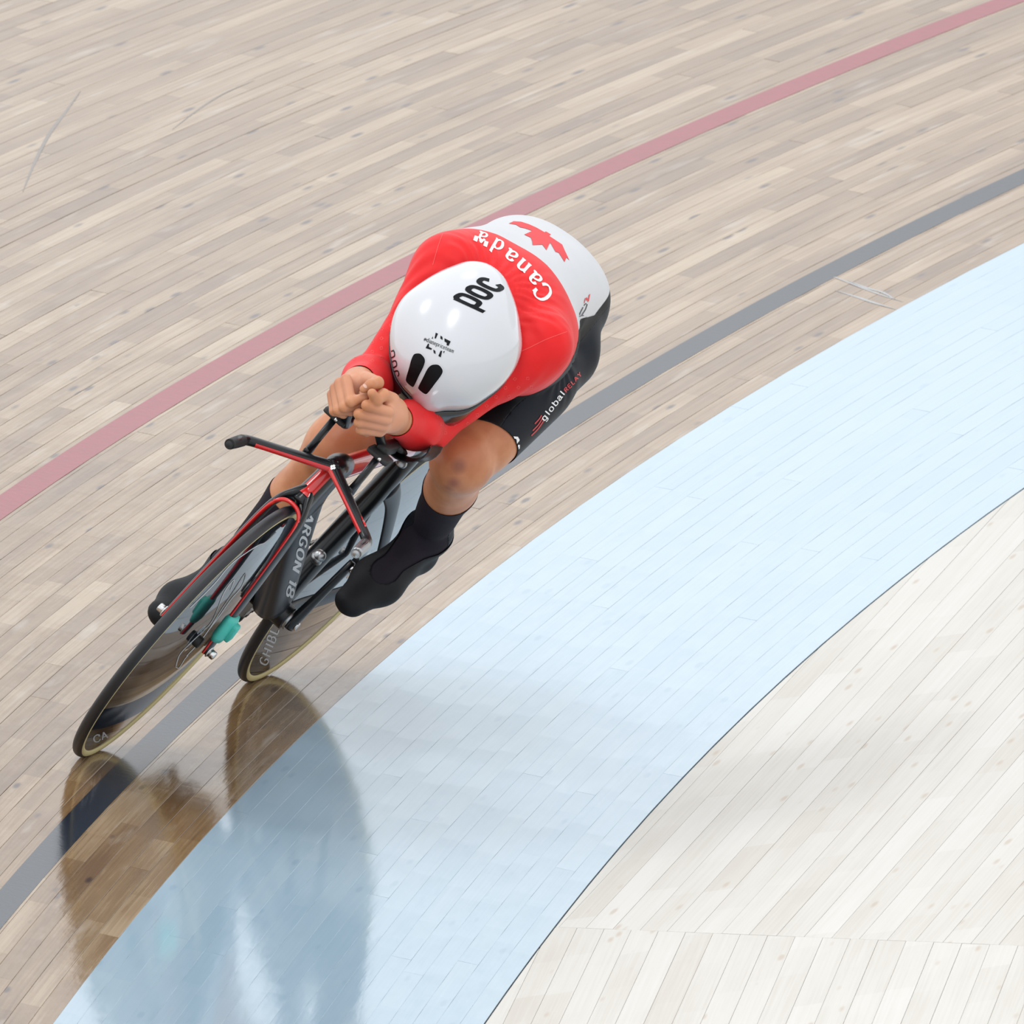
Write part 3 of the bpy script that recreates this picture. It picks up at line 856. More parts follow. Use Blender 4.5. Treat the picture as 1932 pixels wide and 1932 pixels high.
# three-armed emblem on the red column panel, clover at the bar clamp, badge on the left wing
rp = obj_named('red_panel', 0)
o0, ex, ey = dframe((0.9200,0.0080,0.7024), (0.9200,0.0921,0.7788), (0.9200,0.0765,0.6186))
put('emblem', M_WHITE, rp, (o0, ex, ey), sum([stroke_quads([(0, 0), (2.6 * math.cos(t), 2.6 * math.sin(t)), (4.6 * math.cos(t + 0.25), 4.6 * math.sin(t + 0.25))], 1.5, 1.5) for t in (0.6, 2.7, 4.8)], []), 0.0008)
wl = obj_named('handlebar_wing', 0)
o0, ex, ey = dframe((0.9400,0.0124,0.7891), (0.9400,0.0964,0.8654), (0.9400,0.0808,0.7054))
cl = []
for t in range(4):
    cx, cy = 3.0 * math.cos(t * math.pi / 2 + 0.6), 3.0 * math.sin(t * math.pi / 2 + 0.6)
    cl += poly_tris([(cx + 2.5 * math.cos(a), cy + 2.5 * math.sin(a)) for a in np.linspace(0, 2 * math.pi, 10, endpoint=False)], 3)
bvw = [bvh_obj(o) for o in bike.children_recursive if o.name.split('.')[0] in ('handlebar_wing', 'red_stripe', 'stem_clamp')]
decal('emblem', M_WHITE, bvw, o0, ex, ey, cl, wl, 0.0010)
o0, ex, ey = dframe((1.0000,-0.3069,0.8054), (1.0000,-0.2226,0.8816), (1.0000,-0.2386,0.7217))
decal('red_badge', M_RED, bvw, o0, ex, ey, poly_tris([tuple(q) for q in px([(1080, 1130), (1110, 1128), (1138, 1205), (1110, 1212)])], 4), wl, 0.0009)
decal('emblem', M_WHITE, bvw, o0, ex, ey, stroke_quads(px([(1096, 1140), (1105, 1160), (1102, 1175), (1118, 1190), (1122, 1204)]), 1.3, 1.3) + stroke_quads(px([(1108, 1185), (1128, 1182)]), 1.2, 1.2), wl, 0.0014)


# ------------------------------------------------------------------ rider: one continuous body from an implicit surface
def surfnet(d, org, h):
    """naive surface nets on a grid of signed distances"""
    s = d < 0
    nx, ny, nz = d.shape
    c = np.zeros((nx - 1, ny - 1, nz - 1), np.int8)
    for i in (0, 1):
        for j in (0, 1):
            for k in (0, 1):
                c += s[i:nx - 1 + i, j:ny - 1 + j, k:nz - 1 + k]
    act = np.argwhere((c > 0) & (c < 8))
    idx = -np.ones(c.shape, np.int64)
    idx[act[:, 0], act[:, 1], act[:, 2]] = np.arange(len(act))
    corner = [(i, j, k) for i in (0, 1) for j in (0, 1) for k in (0, 1)]
    val = {q: d[act[:, 0] + q[0], act[:, 1] + q[1], act[:, 2] + q[2]] for q in corner}
    acc = np.zeros((len(act), 3))
    cnt = np.zeros(len(act))
    for a in corner:
        for ax in range(3):
            if a[ax]:
                continue
            b = tuple(1 if q == ax else a[q] for q in range(3))
            va, vb = val[a], val[b]
            m = (va < 0) != (vb < 0)
            t = va / np.where(m, va - vb, 1)
            p = np.tile(np.array(a, float), (len(act), 1))
            p[:, ax] += t
            acc[m] += p[m]
            cnt[m] += 1
    V = (act + acc / cnt[:, None]) * h + org
    F = []
    for ax in range(3):
        o1, o2 = [q for q in range(3) if q != ax]
        sl0 = [slice(None)] * 3
        sl1 = [slice(None)] * 3
        sl0[ax], sl1[ax] = slice(0, -1), slice(1, None)
        cr = s[tuple(sl0)] != s[tuple(sl1)]
        e = np.argwhere(cr)
        e = e[(e[:, o1] > 0) & (e[:, o2] > 0) & (e[:, o1] < d.shape[o1] - 1) & (e[:, o2] < d.shape[o2] - 1)]
        inside = s[e[:, 0], e[:, 1], e[:, 2]]
        q = []
        for a, b in ((-1, -1), (0, -1), (0, 0), (-1, 0)):
            g = e.copy()
            g[:, o1] += a
            g[:, o2] += b
            q.append(idx[g[:, 0], g[:, 1], g[:, 2]])
        q = np.stack(q, 1)
        flip = inside if ax != 1 else ~inside
        q[~flip] = q[~flip][:, ::-1]
        F.append(q)
    F = np.concatenate(F)
    return V, F[(F >= 0).all(1)]

def d_prim(pr, P):
    kind = pr[0]
    if kind == 'c':
        _, a, b, ra, rb, k, sq = pr
        a, b = np.asarray(a, float), np.asarray(b, float)
        Q = P
        if sq is not None:
            wv, sc = nrm(sq[0]), sq[1]
            m = (a + b) / 2
            Q = P + ((P - m) @ wv)[..., None] * (1 / sc - 1) * wv
        ab = b - a
        t = np.clip(((Q - a) @ ab) / (ab @ ab + 1e-12), 0, 1)
        return np.linalg.norm(Q - a - t[..., None] * ab, axis=-1) - (ra + (rb - ra) * t)
    _, c, r, k, R3 = pr
    Q = P - np.asarray(c, float)
    if R3 is not None:
        Q = Q @ np.asarray(R3).T
    r = np.asarray(r, float)
    k0 = np.linalg.norm(Q / r, axis=-1)
    k1 = np.linalg.norm(Q / (r * r), axis=-1)
    return k0 * (k0 - 1) / np.maximum(k1, 1e-6)

def bounds(pr):
    if pr[0] == 'c':
        a, b = np.asarray(pr[1], float), np.asarray(pr[2], float)
        m = max(pr[3], pr[4]) * (max(1, pr[6][1]) if pr[6] is not None else 1)
        return np.minimum(a, b) - m, np.maximum(a, b) + m
    m = max(pr[2])
    return np.asarray(pr[1], float) - m, np.asarray(pr[1], float) + m

def grid_of(prims, lo, hi, h, pad=0.05):
    n = np.ceil((np.asarray(hi) - lo) / h).astype(int) + 1
    d = np.full(n, pad, np.float32)
    for pr in prims:
        a, b = bounds(pr)
        i0 = np.clip(np.floor((a - pad - lo) / h).astype(int), 0, n)
        i1 = np.clip(np.ceil((b + pad - lo) / h).astype(int) + 1, 0, n)
        if (i1 <= i0).any():
            continue
        ax = [lo[q] + h * np.arange(i0[q], i1[q]) for q in range(3)]
        P = np.stack(np.meshgrid(*ax, indexing='ij'), -1)
        v = d_prim(pr, P)
        k = pr[5] if pr[0] == 'c' else pr[3]
        sl = tuple(slice(i0[q], i1[q]) for q in range(3))
        o = d[sl]
        t = np.clip(0.5 + 0.5 * (o - v) / k, 0, 1)
        d[sl] = o * (1 - t) + v * t - k * t * (1 - t)
    return d

def relax(V, F, it=2, lam=0.5):
    n = len(V)
    for _ in range(it):
        s = np.zeros((n, 3))
        c = np.zeros(n)
        for i in range(4):
            a, b = F[:, i], F[:, (i + 1) % 4]
            np.add.at(s, a, V[b])
            np.add.at(s, b, V[a])
            np.add.at(c, a, 1)
            np.add.at(c, b, 1)
        V = V + lam * (s / np.maximum(c, 1)[:, None] - V)
    return V

def normals(V, F):
    n = np.cross(V[F[:, 2]] - V[F[:, 0]], V[F[:, 3]] - V[F[:, 1]])
    o = np.zeros_like(V)
    for i in range(4):
        np.add.at(o, F[:, i], n)
    return o / np.maximum(np.linalg.norm(o, axis=1), 1e-12)[:, None]

def C(a, b, ra, rb, k=0.03, sq=None):
    return ('c', a, b, ra, rb, k, sq)
def E(c, r, k=0.04, R3=None):
    return ('e', c, r, k, R3)
def lerp(a, b, t):
    return tuple(np.asarray(a, float) * (1 - t) + np.asarray(b, float) * t)

HIP = {1: (0.185, 0.088, 1.035), -1: (0.185, -0.088, 1.035)}
KNEE = {1: (0.600, 0.152, 0.862), -1: (0.402, -0.104, 0.640)}
ANK = {1: (0.292, 0.138, 0.598), -1: (0.270, -0.132, 0.240)}
HEEL = {1: (0.262, 0.141, 0.535), -1: (0.240, -0.135, 0.190)}
BALL = {1: (0.400, 0.139, 0.482), -1: (0.398, -0.142, 0.158)}
TOE = {1: (0.486, 0.138, 0.440), -1: (0.476, -0.148, 0.142)}
SHO = {1: (0.550, 0.112, 1.146), -1: (0.550, -0.126, 1.132)}
ELB = {1: (0.700, 0.070, 0.905), -1: (0.702, -0.078, 0.900)}
WRI = {1: (0.9050,0.0393,0.9406), -1: (0.9000,-0.0635,0.9455)}

LEG, TOR, ARM = [], [], []
for s in (1, -1):
    h, k, a = (np.array(q[s]) for q in (HIP, KNEE, ANK))
    td, sd = nrm(k - h), nrm(a - k)
    fr = nrm((k - h) * 0 + np.cross(np.cross(td, sd), td))          # direction the shin bends to, seen from the thigh
    fr = -fr                                                         # front of the thigh
    bk = nrm((h - k) - sd * ((h - k) @ sd))                          # calf side
    LEG += [C(h, k, 0.087, 0.058, 0.035), C(lerp(h, k, .25) + fr * 0.014, lerp(h, k, .78) + fr * 0.012, 0.070, 0.052, 0.04),
            C(lerp(h, k, .3) + np.array((0, 0.008 * s, 0)), lerp(h, k, .8) + np.array((0, 0.010 * s, 0)), 0.068, 0.050, 0.04)]
    kf = nrm(td - sd)                                                # where the kneecap points
    LEG += [C(k, k + kf * 0.012, 0.054, 0.050, 0.03), C(k + kf * 0.034 + sd * 0.008, k + kf * 0.030 + sd * 0.03, 0.028, 0.024, 0.03),
            C(k + td * -0.06 + np.array((0, -0.032 * s, 0)) + kf * 0.016, k + td * -0.02 + np.array((0, -0.03 * s, 0)) + kf * 0.018, 0.032, 0.026, 0.03)]
    LEG += [C(k, a, 0.050, 0.034, 0.03), C(lerp(k, a, .1) + bk * 0.02, lerp(k, a, .42) + bk * 0.022, 0.040, 0.042, 0.04),
            C(lerp(k, a, .42) + bk * 0.022, lerp(k, a, .8) + bk * 0.006, 0.040, 0.026, 0.04), C(a, a, 0.036, 0.036, 0.03)]
    up = nrm(np.cross(np.array(TOE[s]) - HEEL[s], (0, 1, 0)) * -1)
    if up[2] < 0:
        up = -up
    LEG += [C(HEEL[s], a, 0.034, 0.034, 0.03), C(HEEL[s], BALL[s], 0.033, 0.043, 0.03, (up, 0.85)), C(a, BALL[s], 0.033, 0.032, 0.03),
            C(BALL[s], TOE[s], 0.043, 0.030, 0.03, (up, 0.72))]
    TOR += [E((0.104, 0.064 * s - 0.034, 1.070), (0.112, 0.080, 0.106), 0.05)]
    sh, el, wr = (np.array(q[s]) for q in (SHO, ELB, WRI))
    ARM += [C(sh, el, 0.052, 0.041, 0.03), C(sh + (0, 0.004 * s, 0.004), lerp(sh, el, .35), 0.054, 0.046, 0.03),
            C(el, lerp(el, wr, .35), 0.043, 0.046, 0.025), C(lerp(el, wr, .35), wr, 0.046, 0.028, 0.025), C(wr, lerp(el, wr, 1.08), 0.028, 0.026, 0.02)]
    TOR += [C((0.47, 0.060 * s, 1.130), sh, 0.075, 0.058, 0.05), C((0.40, 0.085 * s, 1.075), (0.53, 0.100 * s, 1.085), 0.075, 0.070, 0.05)]
TOR += [E((0.134, -0.034, 1.096), (0.130, 0.140, 0.110), 0.05), E((0.270, -0.018, 1.096), (0.160, 0.140, 0.116), 0.05), E((0.430, -0.008, 1.102), (0.160, 0.158, 0.122), 0.05),
        C((0.17, -0.104, 1.106), (0.50, -0.120, 1.120), 0.076, 0.078, 0.05),
        C((0.14, -0.02, 1.095), (0.50, -0.004, 1.108), 0.098, 0.106, 0.04), C((0.55, -0.005, 1.12), (0.68, -0.01, 1.085), 0.064, 0.056, 0.04)]
# head under the helmet: skull, jaw, nose, brow, ears
HF, HT = np.array((0.8000,0.0623,0.9629)), np.array((0.6200,-0.0568,1.2217))
VIEW = nrm(np.array((0.9283, 0.1500, 0.3402)))
e1 = nrm(HT - HF)
e3 = nrm(VIEW - e1 * (VIEW @ e1))
e2 = np.cross(e1, e3)
if e2[1] < 0:
    e2 = -e2
HL = np.linalg.norm(HT - HF)
HC = HF + e1 * HL * 0.42 - e3 * 0.012
face = nrm(-e1 * 0.92 + e3 * 0.30)
HEAD = [E(HC, (0.088, 0.076, 0.094), 0.03, np.stack([e1, e2, e3])), C(HC + face * 0.03 - e3 * 0.03, HC + face * 0.075 - e3 * 0.075, 0.058, 0.036, 0.03),
        C(HC + face * 0.090 - e3 * 0.015, HC + face * 0.108 - e3 * 0.034, 0.009, 0.013, 0.012), C(HC + face * 0.078 + e2 * 0.03, HC + face * 0.078 - e2 * 0.03, 0.018, 0.018, 0.02)]
for s in (1, -1):
    HEAD += [E(HC + e2 * 0.078 * s - e3 * 0.02 - face * 0.005, (0.018, 0.008, 0.03), 0.008, np.stack([e1, e2, e3]))]
BODY = TOR + LEG + ARM + HEAD
H = 0.0052
LO = np.array((-0.06, -0.30, 0.06))
V, F = surfnet(grid_of(BODY, LO, (1.02, 0.30, 1.33), H), LO, H)
V = relax(V, F, 2)

# hands: palm, five bent fingers and thumb each, gripping the ends of the extensions
def fingers(chains, palm, k=0.0042):
    pr = list(palm)
    for pts, rad in chains:
        for i in range(len(pts) - 1):
            pr.append(C(pts[i], pts[i + 1], rad[i], rad[i + 1], k))
    return pr
RH = fingers([
    ([(0.9850,-0.0721,0.9628), (1.0200,-0.0298,0.9469), (1.0000,-0.0186,0.9648), (0.9750,-0.0301,0.9611)], (0.0120, 0.0108, 0.0095, 0.008)),
    ([(0.9850,-0.0774,0.9478), (1.0160,-0.0337,0.9280), (0.9980,-0.0171,0.9439), (0.9750,-0.0255,0.9449)], (0.0120, 0.0108, 0.0095, 0.008)),
    ([(0.9800,-0.0797,0.9317), (1.0080,-0.0411,0.9110), (0.9920,-0.0224,0.9220), (0.9700,-0.0280,0.9272)], (0.0112, 0.0102, 0.0090, 0.008)),
    ([(0.9740,-0.0776,0.9150), (0.9960,-0.0486,0.8990), (0.9840,-0.0314,0.9035), (0.9650,-0.0348,0.9113)], (0.0102, 0.0092, 0.0080, 0.007)),
    ([(0.9500,-0.0468,0.9819), (0.9850,-0.0185,1.0026), (1.0060,-0.0222,0.9975), (1.0120,-0.0274,0.9823)], (0.0140, 0.0130, 0.0112, 0.0085))],
    [C((0.9250,-0.0605,0.9559), (0.9750,-0.0706,0.9535), 0.021, 0.014, 0.02), C((0.9250,-0.0553,0.9460), (0.9720,-0.0726,0.9220), 0.021, 0.013, 0.02), C((0.9400,-0.0523,0.9400), (0.9750,-0.0518,0.9269), 0.020, 0.016, 0.02), C((0.9300,-0.0532,0.9606), (0.9620,-0.0339,0.9871), 0.018, 0.015, 0.02),
     C(WRI[-1], (0.9350,-0.0560,0.9561), 0.027, 0.023, 0.02), C(ELB[-1], WRI[-1], 0.036, 0.027, 0.02)])
LH = fingers([
    ([(0.9850,0.0373,0.9719), (1.0200,0.0001,0.9638), (0.9940,0.0115,0.9603), (0.9720,0.0167,0.9594)], (0.0122, 0.0108, 0.0095, 0.008)),
    ([(0.9850,0.0435,0.9571), (1.0180,-0.0019,0.9384), (0.9920,0.0090,0.9301), (0.9700,0.0169,0.9330)], (0.0122, 0.0106, 0.0095, 0.008)),
    ([(0.9800,0.0467,0.9416), (1.0100,0.0076,0.9222), (0.9860,0.0185,0.9186), (0.9660,0.0268,0.9223)], (0.0115, 0.0100, 0.0090, 0.008)),
    ([(0.9740,0.0473,0.9250), (0.9980,0.0176,0.9086), (0.9780,0.0277,0.9065), (0.9600,0.0333,0.9110)], (0.0105, 0.0090, 0.0080, 0.007)),
    ([(0.9500,0.0208,0.9850), (0.9850,0.0065,0.9918), (1.0100,0.0067,0.9823), (1.0260,-0.0061,0.9927)], (0.0145, 0.0128, 0.0118, 0.0098))],
    [C((0.9300,0.0354,0.9594), (0.9750,0.0331,0.9661), 0.022, 0.015, 0.02), C((0.9300,0.0441,0.9470), (0.9720,0.0450,0.9356), 0.022, 0.014, 0.02), C((0.9450,0.0344,0.9440), (0.9700,0.0287,0.9364), 0.020, 0.014, 0.02), C((0.9300,0.0311,0.9701), (0.9550,0.0214,0.9835), 0.018, 0.015, 0.02),
     C(WRI[1], (0.9350,0.0417,0.9545), 0.027, 0.024, 0.02), C(ELB[1], WRI[1], 0.036, 0.027, 0.02)])
HV, HFc, base = [V], [F], len(V)
for pr, wr in ((RH, WRI[-1]), (LH, WRI[1])):
    lo = np.array(wr) - (0.035, 0.085, 0.085)
    hi = np.array(wr) + (0.145, 0.085, 0.085)
    hv, hf = surfnet(grid_of(pr, lo, hi, 0.0019, 0.02), lo, 0.0019)
    hv = relax(hv, hf, 2, 0.4)
    HV.append(hv)
    HFc.append(hf + base)
    base += len(hv)
BV, BF = np.concatenate(HV), np.concatenate(HFc)

M_SKIN = mat('tanned_skin', (0.50, 0.22, 0.115, 1), 0.42, spec=0.35)
g = N(M_SKIN)
g.b.inputs['Subsurface Weight'].default_value = 0.12
g.b.inputs['Subsurface Radius'].default_value = (0.012, 0.004, 0.002)
co = g.new('ShaderNodeTexCoord').outputs['Object']
tone = g.noise(co, 14, 3)
col = g.ramp(tone, [(0.3, (0.40, 0.15, 0.068)), (0.55, (0.50, 0.215, 0.105)), (0.8, (0.55, 0.265, 0.145))])
def spot(center, r, soft, colour, amount):
    """a bruise, graze, flushed patch or painted knee shade with a place of its own on the skin"""
    global col
    d = g.new('ShaderNodeVectorMath', operation='DISTANCE')
    g.link(co, d.inputs[0])
    d.inputs[1].default_value = center
    f = g.math('MULTIPLY', g.math('SUBTRACT', 1.0, g.math('DIVIDE', g.math('SUBTRACT', d.outputs['Value'], r), soft), True), amount, True)
    col = g.mix(f, col, colour)
BSKIN = bvh_of(BV, BF)
def on_skin(p):
    hit = BSKIN.ray_cast(Vector(p) + Vector(VIEW) * 0.5, -Vector(VIEW))
    return tuple(hit[0]) if hit[0] is not None else tuple(p)
for s in (1, -1):
    spot(on_skin(tuple(np.array(KNEE[s]) + (0, -0.02 * s, 0.015))), 0.022, 0.05, (0.35, 0.10, 0.042), 0.6)  # broad dark patch puts the knee's shade into the skin colour
    spot(tuple(lerp(WRI[s], (1.0, 0.02 * s, 0.95), 0.62)), 0.02, 0.05, (0.60, 0.30, 0.205), 0.85)
spot(on_skin((0.6550,0.1628,0.8723)), 0.006, 0.014, (0.23, 0.075, 0.045), 0.8)
spot(on_skin((0.6450,0.1747,0.8342)), 0.004, 0.015, (0.25, 0.085, 0.06), 0.8)
spot(on_skin((0.6400,0.1716,0.8172)), 0.003, 0.012, (0.27, 0.10, 0.07), 0.7)
g.link(col, g.b.inputs['Base Color'])
g.link(g.bump(g.noise(co, 420, 3), 0.12, 0.0006), g.b.inputs['Normal'])

rider = empty('person', 'cyclist in a red, white and black skinsuit crouched low with both fists together', 'person', mw=BM)
mesh_obj('body', BV, BF, M_SKIN, rider)
NV = normals(V, F)

# clothing: shells a little outside the body, cut along clean hems
def clip_mesh(V, N, T, fld):
    """keep the part of a triangle mesh where the field is positive; new vertices on the cut"""
    V, N = list(map(tuple, V)), list(map(tuple, N))
    fld = list(fld)
    cut, out = {}, []
    pos = np.asarray(fld) >= 0
    keep = pos[T].sum(1)
    out += [tuple(t) for t in T[keep == 3]]
    def mid(a, b):
        q = (min(a, b), max(a, b))
        if q not in cut:
            t = fld[a] / (fld[a] - fld[b])
            va, vb, na, nb = (np.asarray(z) for z in (V[a], V[b], N[a], N[b]))
            V.append(tuple(va + (vb - va) * t))
            N.append(tuple(na + (nb - na) * t))
            cut[q] = len(V) - 1
        return cut[q]
    for t in T[(keep == 1) | (keep == 2)]:
        poly = []
        for i in range(3):
            a, b = int(t[i]), int(t[(i + 1) % 3])
            if pos[a]:
                poly.append(a)
            if pos[a] != pos[b]:
                poly.append(mid(a, b))
        for i in range(1, len(poly) - 1):
            out.append((poly[0], poly[i], poly[i + 1]))
    T = np.asarray(out, dtype=np.int64)
    used = np.unique(T)
    re = -np.ones(len(V), np.int64)
    re[used] = np.arange(len(used))
    return np.asarray(V)[used], np.asarray(N)[used], re[T], used

TRI = np.concatenate([F[:, [0, 1, 2]], F[:, [0, 2, 3]]])
def gdist(prims, P):
    return np.min([d_prim(p, P) for p in prims], axis=0)
def garment(name, m, off, fields, parent=None, wrinkle=None):
    v, n, t = V, NV, TRI
    for fn in fields:
        v, n, t, _ = clip_mesh(v, n, t, fn(v))
    o = off + (wrinkle(v) if wrinkle is not None else 0.0)
    vv = v + n * (np.asarray(o)[:, None] if np.ndim(o) else o)
    # turn the hem in, so the cloth has an edge
    ob = mesh_obj(name, vv, t, m, parent or rider)
    so = ob.modifiers.new('cloth', 'SOLIDIFY')
    so.thickness = 0.0012
    so.offset = -1
    return ob, vv, t

def along(a, b, P):
    a, b = np.asarray(a, float), np.asarray(b, float)
    return ((P - a) @ (b - a)) / ((b - a) @ (b - a))
def f_leg(P):
    return gdist(TOR + ARM + HEAD, P) - gdist(LEG, P)
def f_head(P):
    return gdist(HEAD, P) - gdist(TOR + ARM, P)
def waist(P):
    """positive on the shorts side of the jersey's lower edge"""
    y = np.abs(P[:, 1] + 0.02)
    line = 1.150 - 0.7 * np.clip(0.125 - y, 0, 1) + 0.35 * np.clip(0.20 - P[:, 0], 0, 1) * (P[:, 1] > 0) - 0.7 * np.clip(-P[:, 1], 0, 1) - 1.3 * np.clip(P[:, 0] - 0.40, 0, 1) + 0.10 * np.clip(P[:, 0] - 0.2, 0, 1) - 0.6 * np.clip(0.10 - P[:, 0], 0, 1) * 0
    return np.maximum(line - P[:, 2], 0.0) * 1.0 + np.minimum(line - P[:, 2], 0.0)
def split_top(P):
    low = np.minimum(waist(P), gdist(ARM, P) - gdist(TOR, P))
    return -np.maximum(f_leg(P) - 0.004, low)
def shirt_end(P):
    r = []
    for s in (1, -1):
        t = along(ELB[s], WRI[s], P)
        near = np.linalg.norm(P - np.asarray(WRI[s]), axis=1)
        r.append(np.where(near < 0.14, 0.975 - t, 1.0))
    return np.minimum(r[0], r[1])
def seam(P):
    """red yoke ahead of this line, white behind it"""
    return P[:, 0] - (0.405 + 0.10 * np.abs(P[:, 1]) - 0.5 * np.clip(P[:, 1] - 0.09, 0, 1) + 0.45 * np.clip(-0.115 - P[:, 1], 0, 1))
def hem_leg(P):
    r = []
    for s in (1, -1):
        t = along(HIP[s], KNEE[s], P)
        ax = np.asarray(HIP[s]) + t[:, None] * (np.asarray(KNEE[s]) - np.asarray(HIP[s]))
        q = (P - ax) @ nrm((0.25, -0.8 * s, 0.35))
        r.append(np.where(P[:, 1] * s > 0, (0.815 if s > 0 else 0.73) + 0.9 * q - t, 1.0))
    return np.minimum(r[0], r[1])
def sock_f(s, t0):
    def f(P):
        t = along(KNEE[s], ANK[s], P)
        side = np.where(P[:, 1] * s > 0.01, 1.0, -1.0)
        dk = np.asarray(ANK[s]) - np.asarray(KNEE[s])
        L = np.linalg.norm(dk)
        axis_d = np.linalg.norm(P - np.asarray(KNEE[s]) - t[:, None] * dk, axis=1)
        tf = gdist([p for p in LEG if p[0] == 'c'][0 if s > 0 else 14:][:1], P)
        near = 0.085 - axis_d
        foot = 0.28 - np.linalg.norm(P - np.asarray(ANK[s]), axis=1)
        a = np.minimum(t - t0, np.minimum(np.maximum(near, np.where(t > 0.85, 0.2, -0.2)), np.maximum(foot, near)))
        return np.minimum(a, side)
    return f
def shoe_f(s):
    u = nrm(np.asarray(ANK[s]) - np.asarray(KNEE[s]))
    def f(P):
        t = (P - np.asarray(ANK[s])) @ u
        reach = 0.31 - np.linalg.norm(P - np.asarray(ANK[s]), axis=1)
        d = (P - np.asarray(ANK[s])) @ nrm(np.asarray(TOE[s]) - np.asarray(HEEL[s]))
        front = t + 0.002 - 0.25 * np.clip(-d, 0, 1) + 0.3 * np.clip(d - 0.02, 0, 1)
        return np.minimum(np.minimum(front, reach), np.where(P[:, 1] * s > 0.01, 1.0, -1.0))
    return f

def cloth(name, col, rough, var=0.12, spec=0.35, scale=900, bump=0.15, sheen=0.15):
    m = mat(name, col, rough, spec=spec, sheen=sheen)
    g = N(m)
    co = g.new('ShaderNodeTexCoord').outputs['Object']
    n = g.noise(co, 22, 3)
    g.link(g.mix(n, tuple(c * (1 - var) for c in col[:3]), tuple(min(1, c * (1 + var)) for c in col[:3])), g.b.inputs['Base Color'])
    g.link(g.bump(g.noise(co, scale, 2), bump, 0.0005), g.b.inputs['Normal'])
    return m
M_JRED = cloth('red_lycra', (0.66, 0.012, 0.014, 1), 0.5, spec=0.2, sheen=0.05)
M_JWHT = cloth('white_lycra', (0.53, 0.535, 0.55, 1), 0.5, 0.03, spec=0.2, sheen=0)
M_SHORT = cloth('black_lycra', (0.006, 0.0065, 0.008, 1), 0.5, 0.2, spec=0.12, sheen=0)
M_CHAR = cloth('charcoal_lycra', (0.010, 0.0125, 0.018, 1), 0.45, 0.2, spec=0.08, sheen=0)
M_SOCK = cloth('dark_purple_grey_knit', (0.014, 0.011, 0.017, 1), 0.75, 0.3, scale=500, bump=0.5, spec=0.15, sheen=0)
M_SHOE = cloth('black_overshoe_fabric', (0.007, 0.0075, 0.0095, 1), 0.6, 0.2, spec=0.2, sheen=0)
def folds(P):
    """gathers in the stretched cloth round the neck and the armpits"""
    d = P - np.array((0.60, -0.01, 1.13))
    r = np.linalg.norm(d, axis=1)
    a = np.arctan2(d[:, 1], d[:, 0])
    amp = np.clip(1 - np.abs(r - 0.12) / 0.10, 0, 1)
    return 0.0014 * amp * (np.sin(a * 23 + 2 * np.sin(r * 60)) + 0.6 * np.sin(a * 41 + 1.3))
def hip_folds(P):
    d = P - np.array((0.36, 0.10, 1.10))
    r = np.linalg.norm(d, axis=1)
    a = np.arctan2(d[:, 2], d[:, 0])
    amp = np.clip(1 - np.abs(r - 0.07) / 0.08, 0, 1)
    return 0.0016 * amp * np.sin(a * 17 + 1.0)
J1, JV1, JT1 = garment('red_jersey', M_JRED, 0.0030, (split_top, shirt_end, f_head, seam), wrinkle=folds)
J2, JV2, JT2 = garment('white_back_panel', M_JWHT, 0.0030, (split_top, lambda P: -seam(P)))
def panel(P):
    """positive on the outer, charcoal side of the seam that runs down each thigh"""
    r = np.full(len(P), -1.0)
    for s in (1, -1):
        t = along(HIP[s], KNEE[s], P)
        ax = np.asarray(HIP[s]) + t[:, None] * (np.asarray(KNEE[s]) - np.asarray(HIP[s]))
        q = (P - ax) @ nrm((-0.22, 0.95 * s, -0.10)) - 0.012 + 0.05 * np.clip(t - 0.45, 0, 1) - 0.3 * np.clip(t - 0.62, 0, 1) ** 2
        r = np.where(P[:, 1] * s > 0, q, r)
    return r
S_KEEP = (lambda P: np.maximum(f_leg(P) - 0.004, np.minimum(waist(P), gdist(ARM, P) - gdist(TOR, P))), hem_leg, lambda P: P[:, 2] - 0.55)
J4, JV4, JT4 = garment('charcoal_side_panel', M_CHAR, 0.0026, S_KEEP + (panel,), wrinkle=hip_folds)
J3, JV3, JT3 = garment('black_shorts', M_SHORT, 0.0026, (lambda P: -panel(P),) + S_KEEP, wrinkle=hip_folds)
for s, t0 in ((1, 0.45), (-1, 0.44)):
    garment('sock', M_SOCK, 0.0020, (sock_f(s, t0),))
    garment('overshoe', M_SHOE, 0.0050, (shoe_f(s),))

# helmet: teardrop shell, black visor along the front rim, liner inside
PROF = [(0.0, 0.004), (0.03, 0.024), (0.06, 0.038), (0.105, 0.068), (0.16, 0.089), (0.28, 0.1145), (0.385, 0.1285), (0.49, 0.1345), (0.60, 0.1300), (0.72, 0.1095), (0.82, 0.0870), (0.90, 0.063), (0.95, 0.046), (0.985, 0.024), (1.0, 0.004)]
_q = resample([(a, 0, 0) for a, b in PROF], [b for a, b in PROF], [b for a, b in PROF], 8)
_pt = np.array([(a[0], b) for a, b in zip(_q[0], _q[1])])
_pt[:, 0] = np.maximum.accumulate(_pt[:, 0])
def helm(t, phi, inset=0.0):
    wd = np.interp(t, _pt[:, 0], _pt[:, 1])
    lean = 0.008 * math.sin(math.pi * t)
    hgt = 0.115 * (max(0.0, 1 - abs((t - 0.42) / (0.42 if t < 0.42 else 0.58)) ** 2.3)) ** 0.62
    c = HF + (HT - HF) * t
    return c + e2 * (wd - inset) * math.sin(phi) - e2 * 0.002 + e3 * (max(hgt, 0.004) - inset) * math.cos(phi)
nt_, np_ = 56, 41
ts = 0.5 - 0.5 * np.cos(np.linspace(0, math.pi, nt_))
hv, hf = [], []
for lay, ins in ((0, 0.0), (1, 0.006)):
    for t in ts:
        for j in range(np_):
            hv.append(helm(t, math.radians(-104 + 208 * j / (np_ - 1)), ins))
n1_ = nt_ * np_
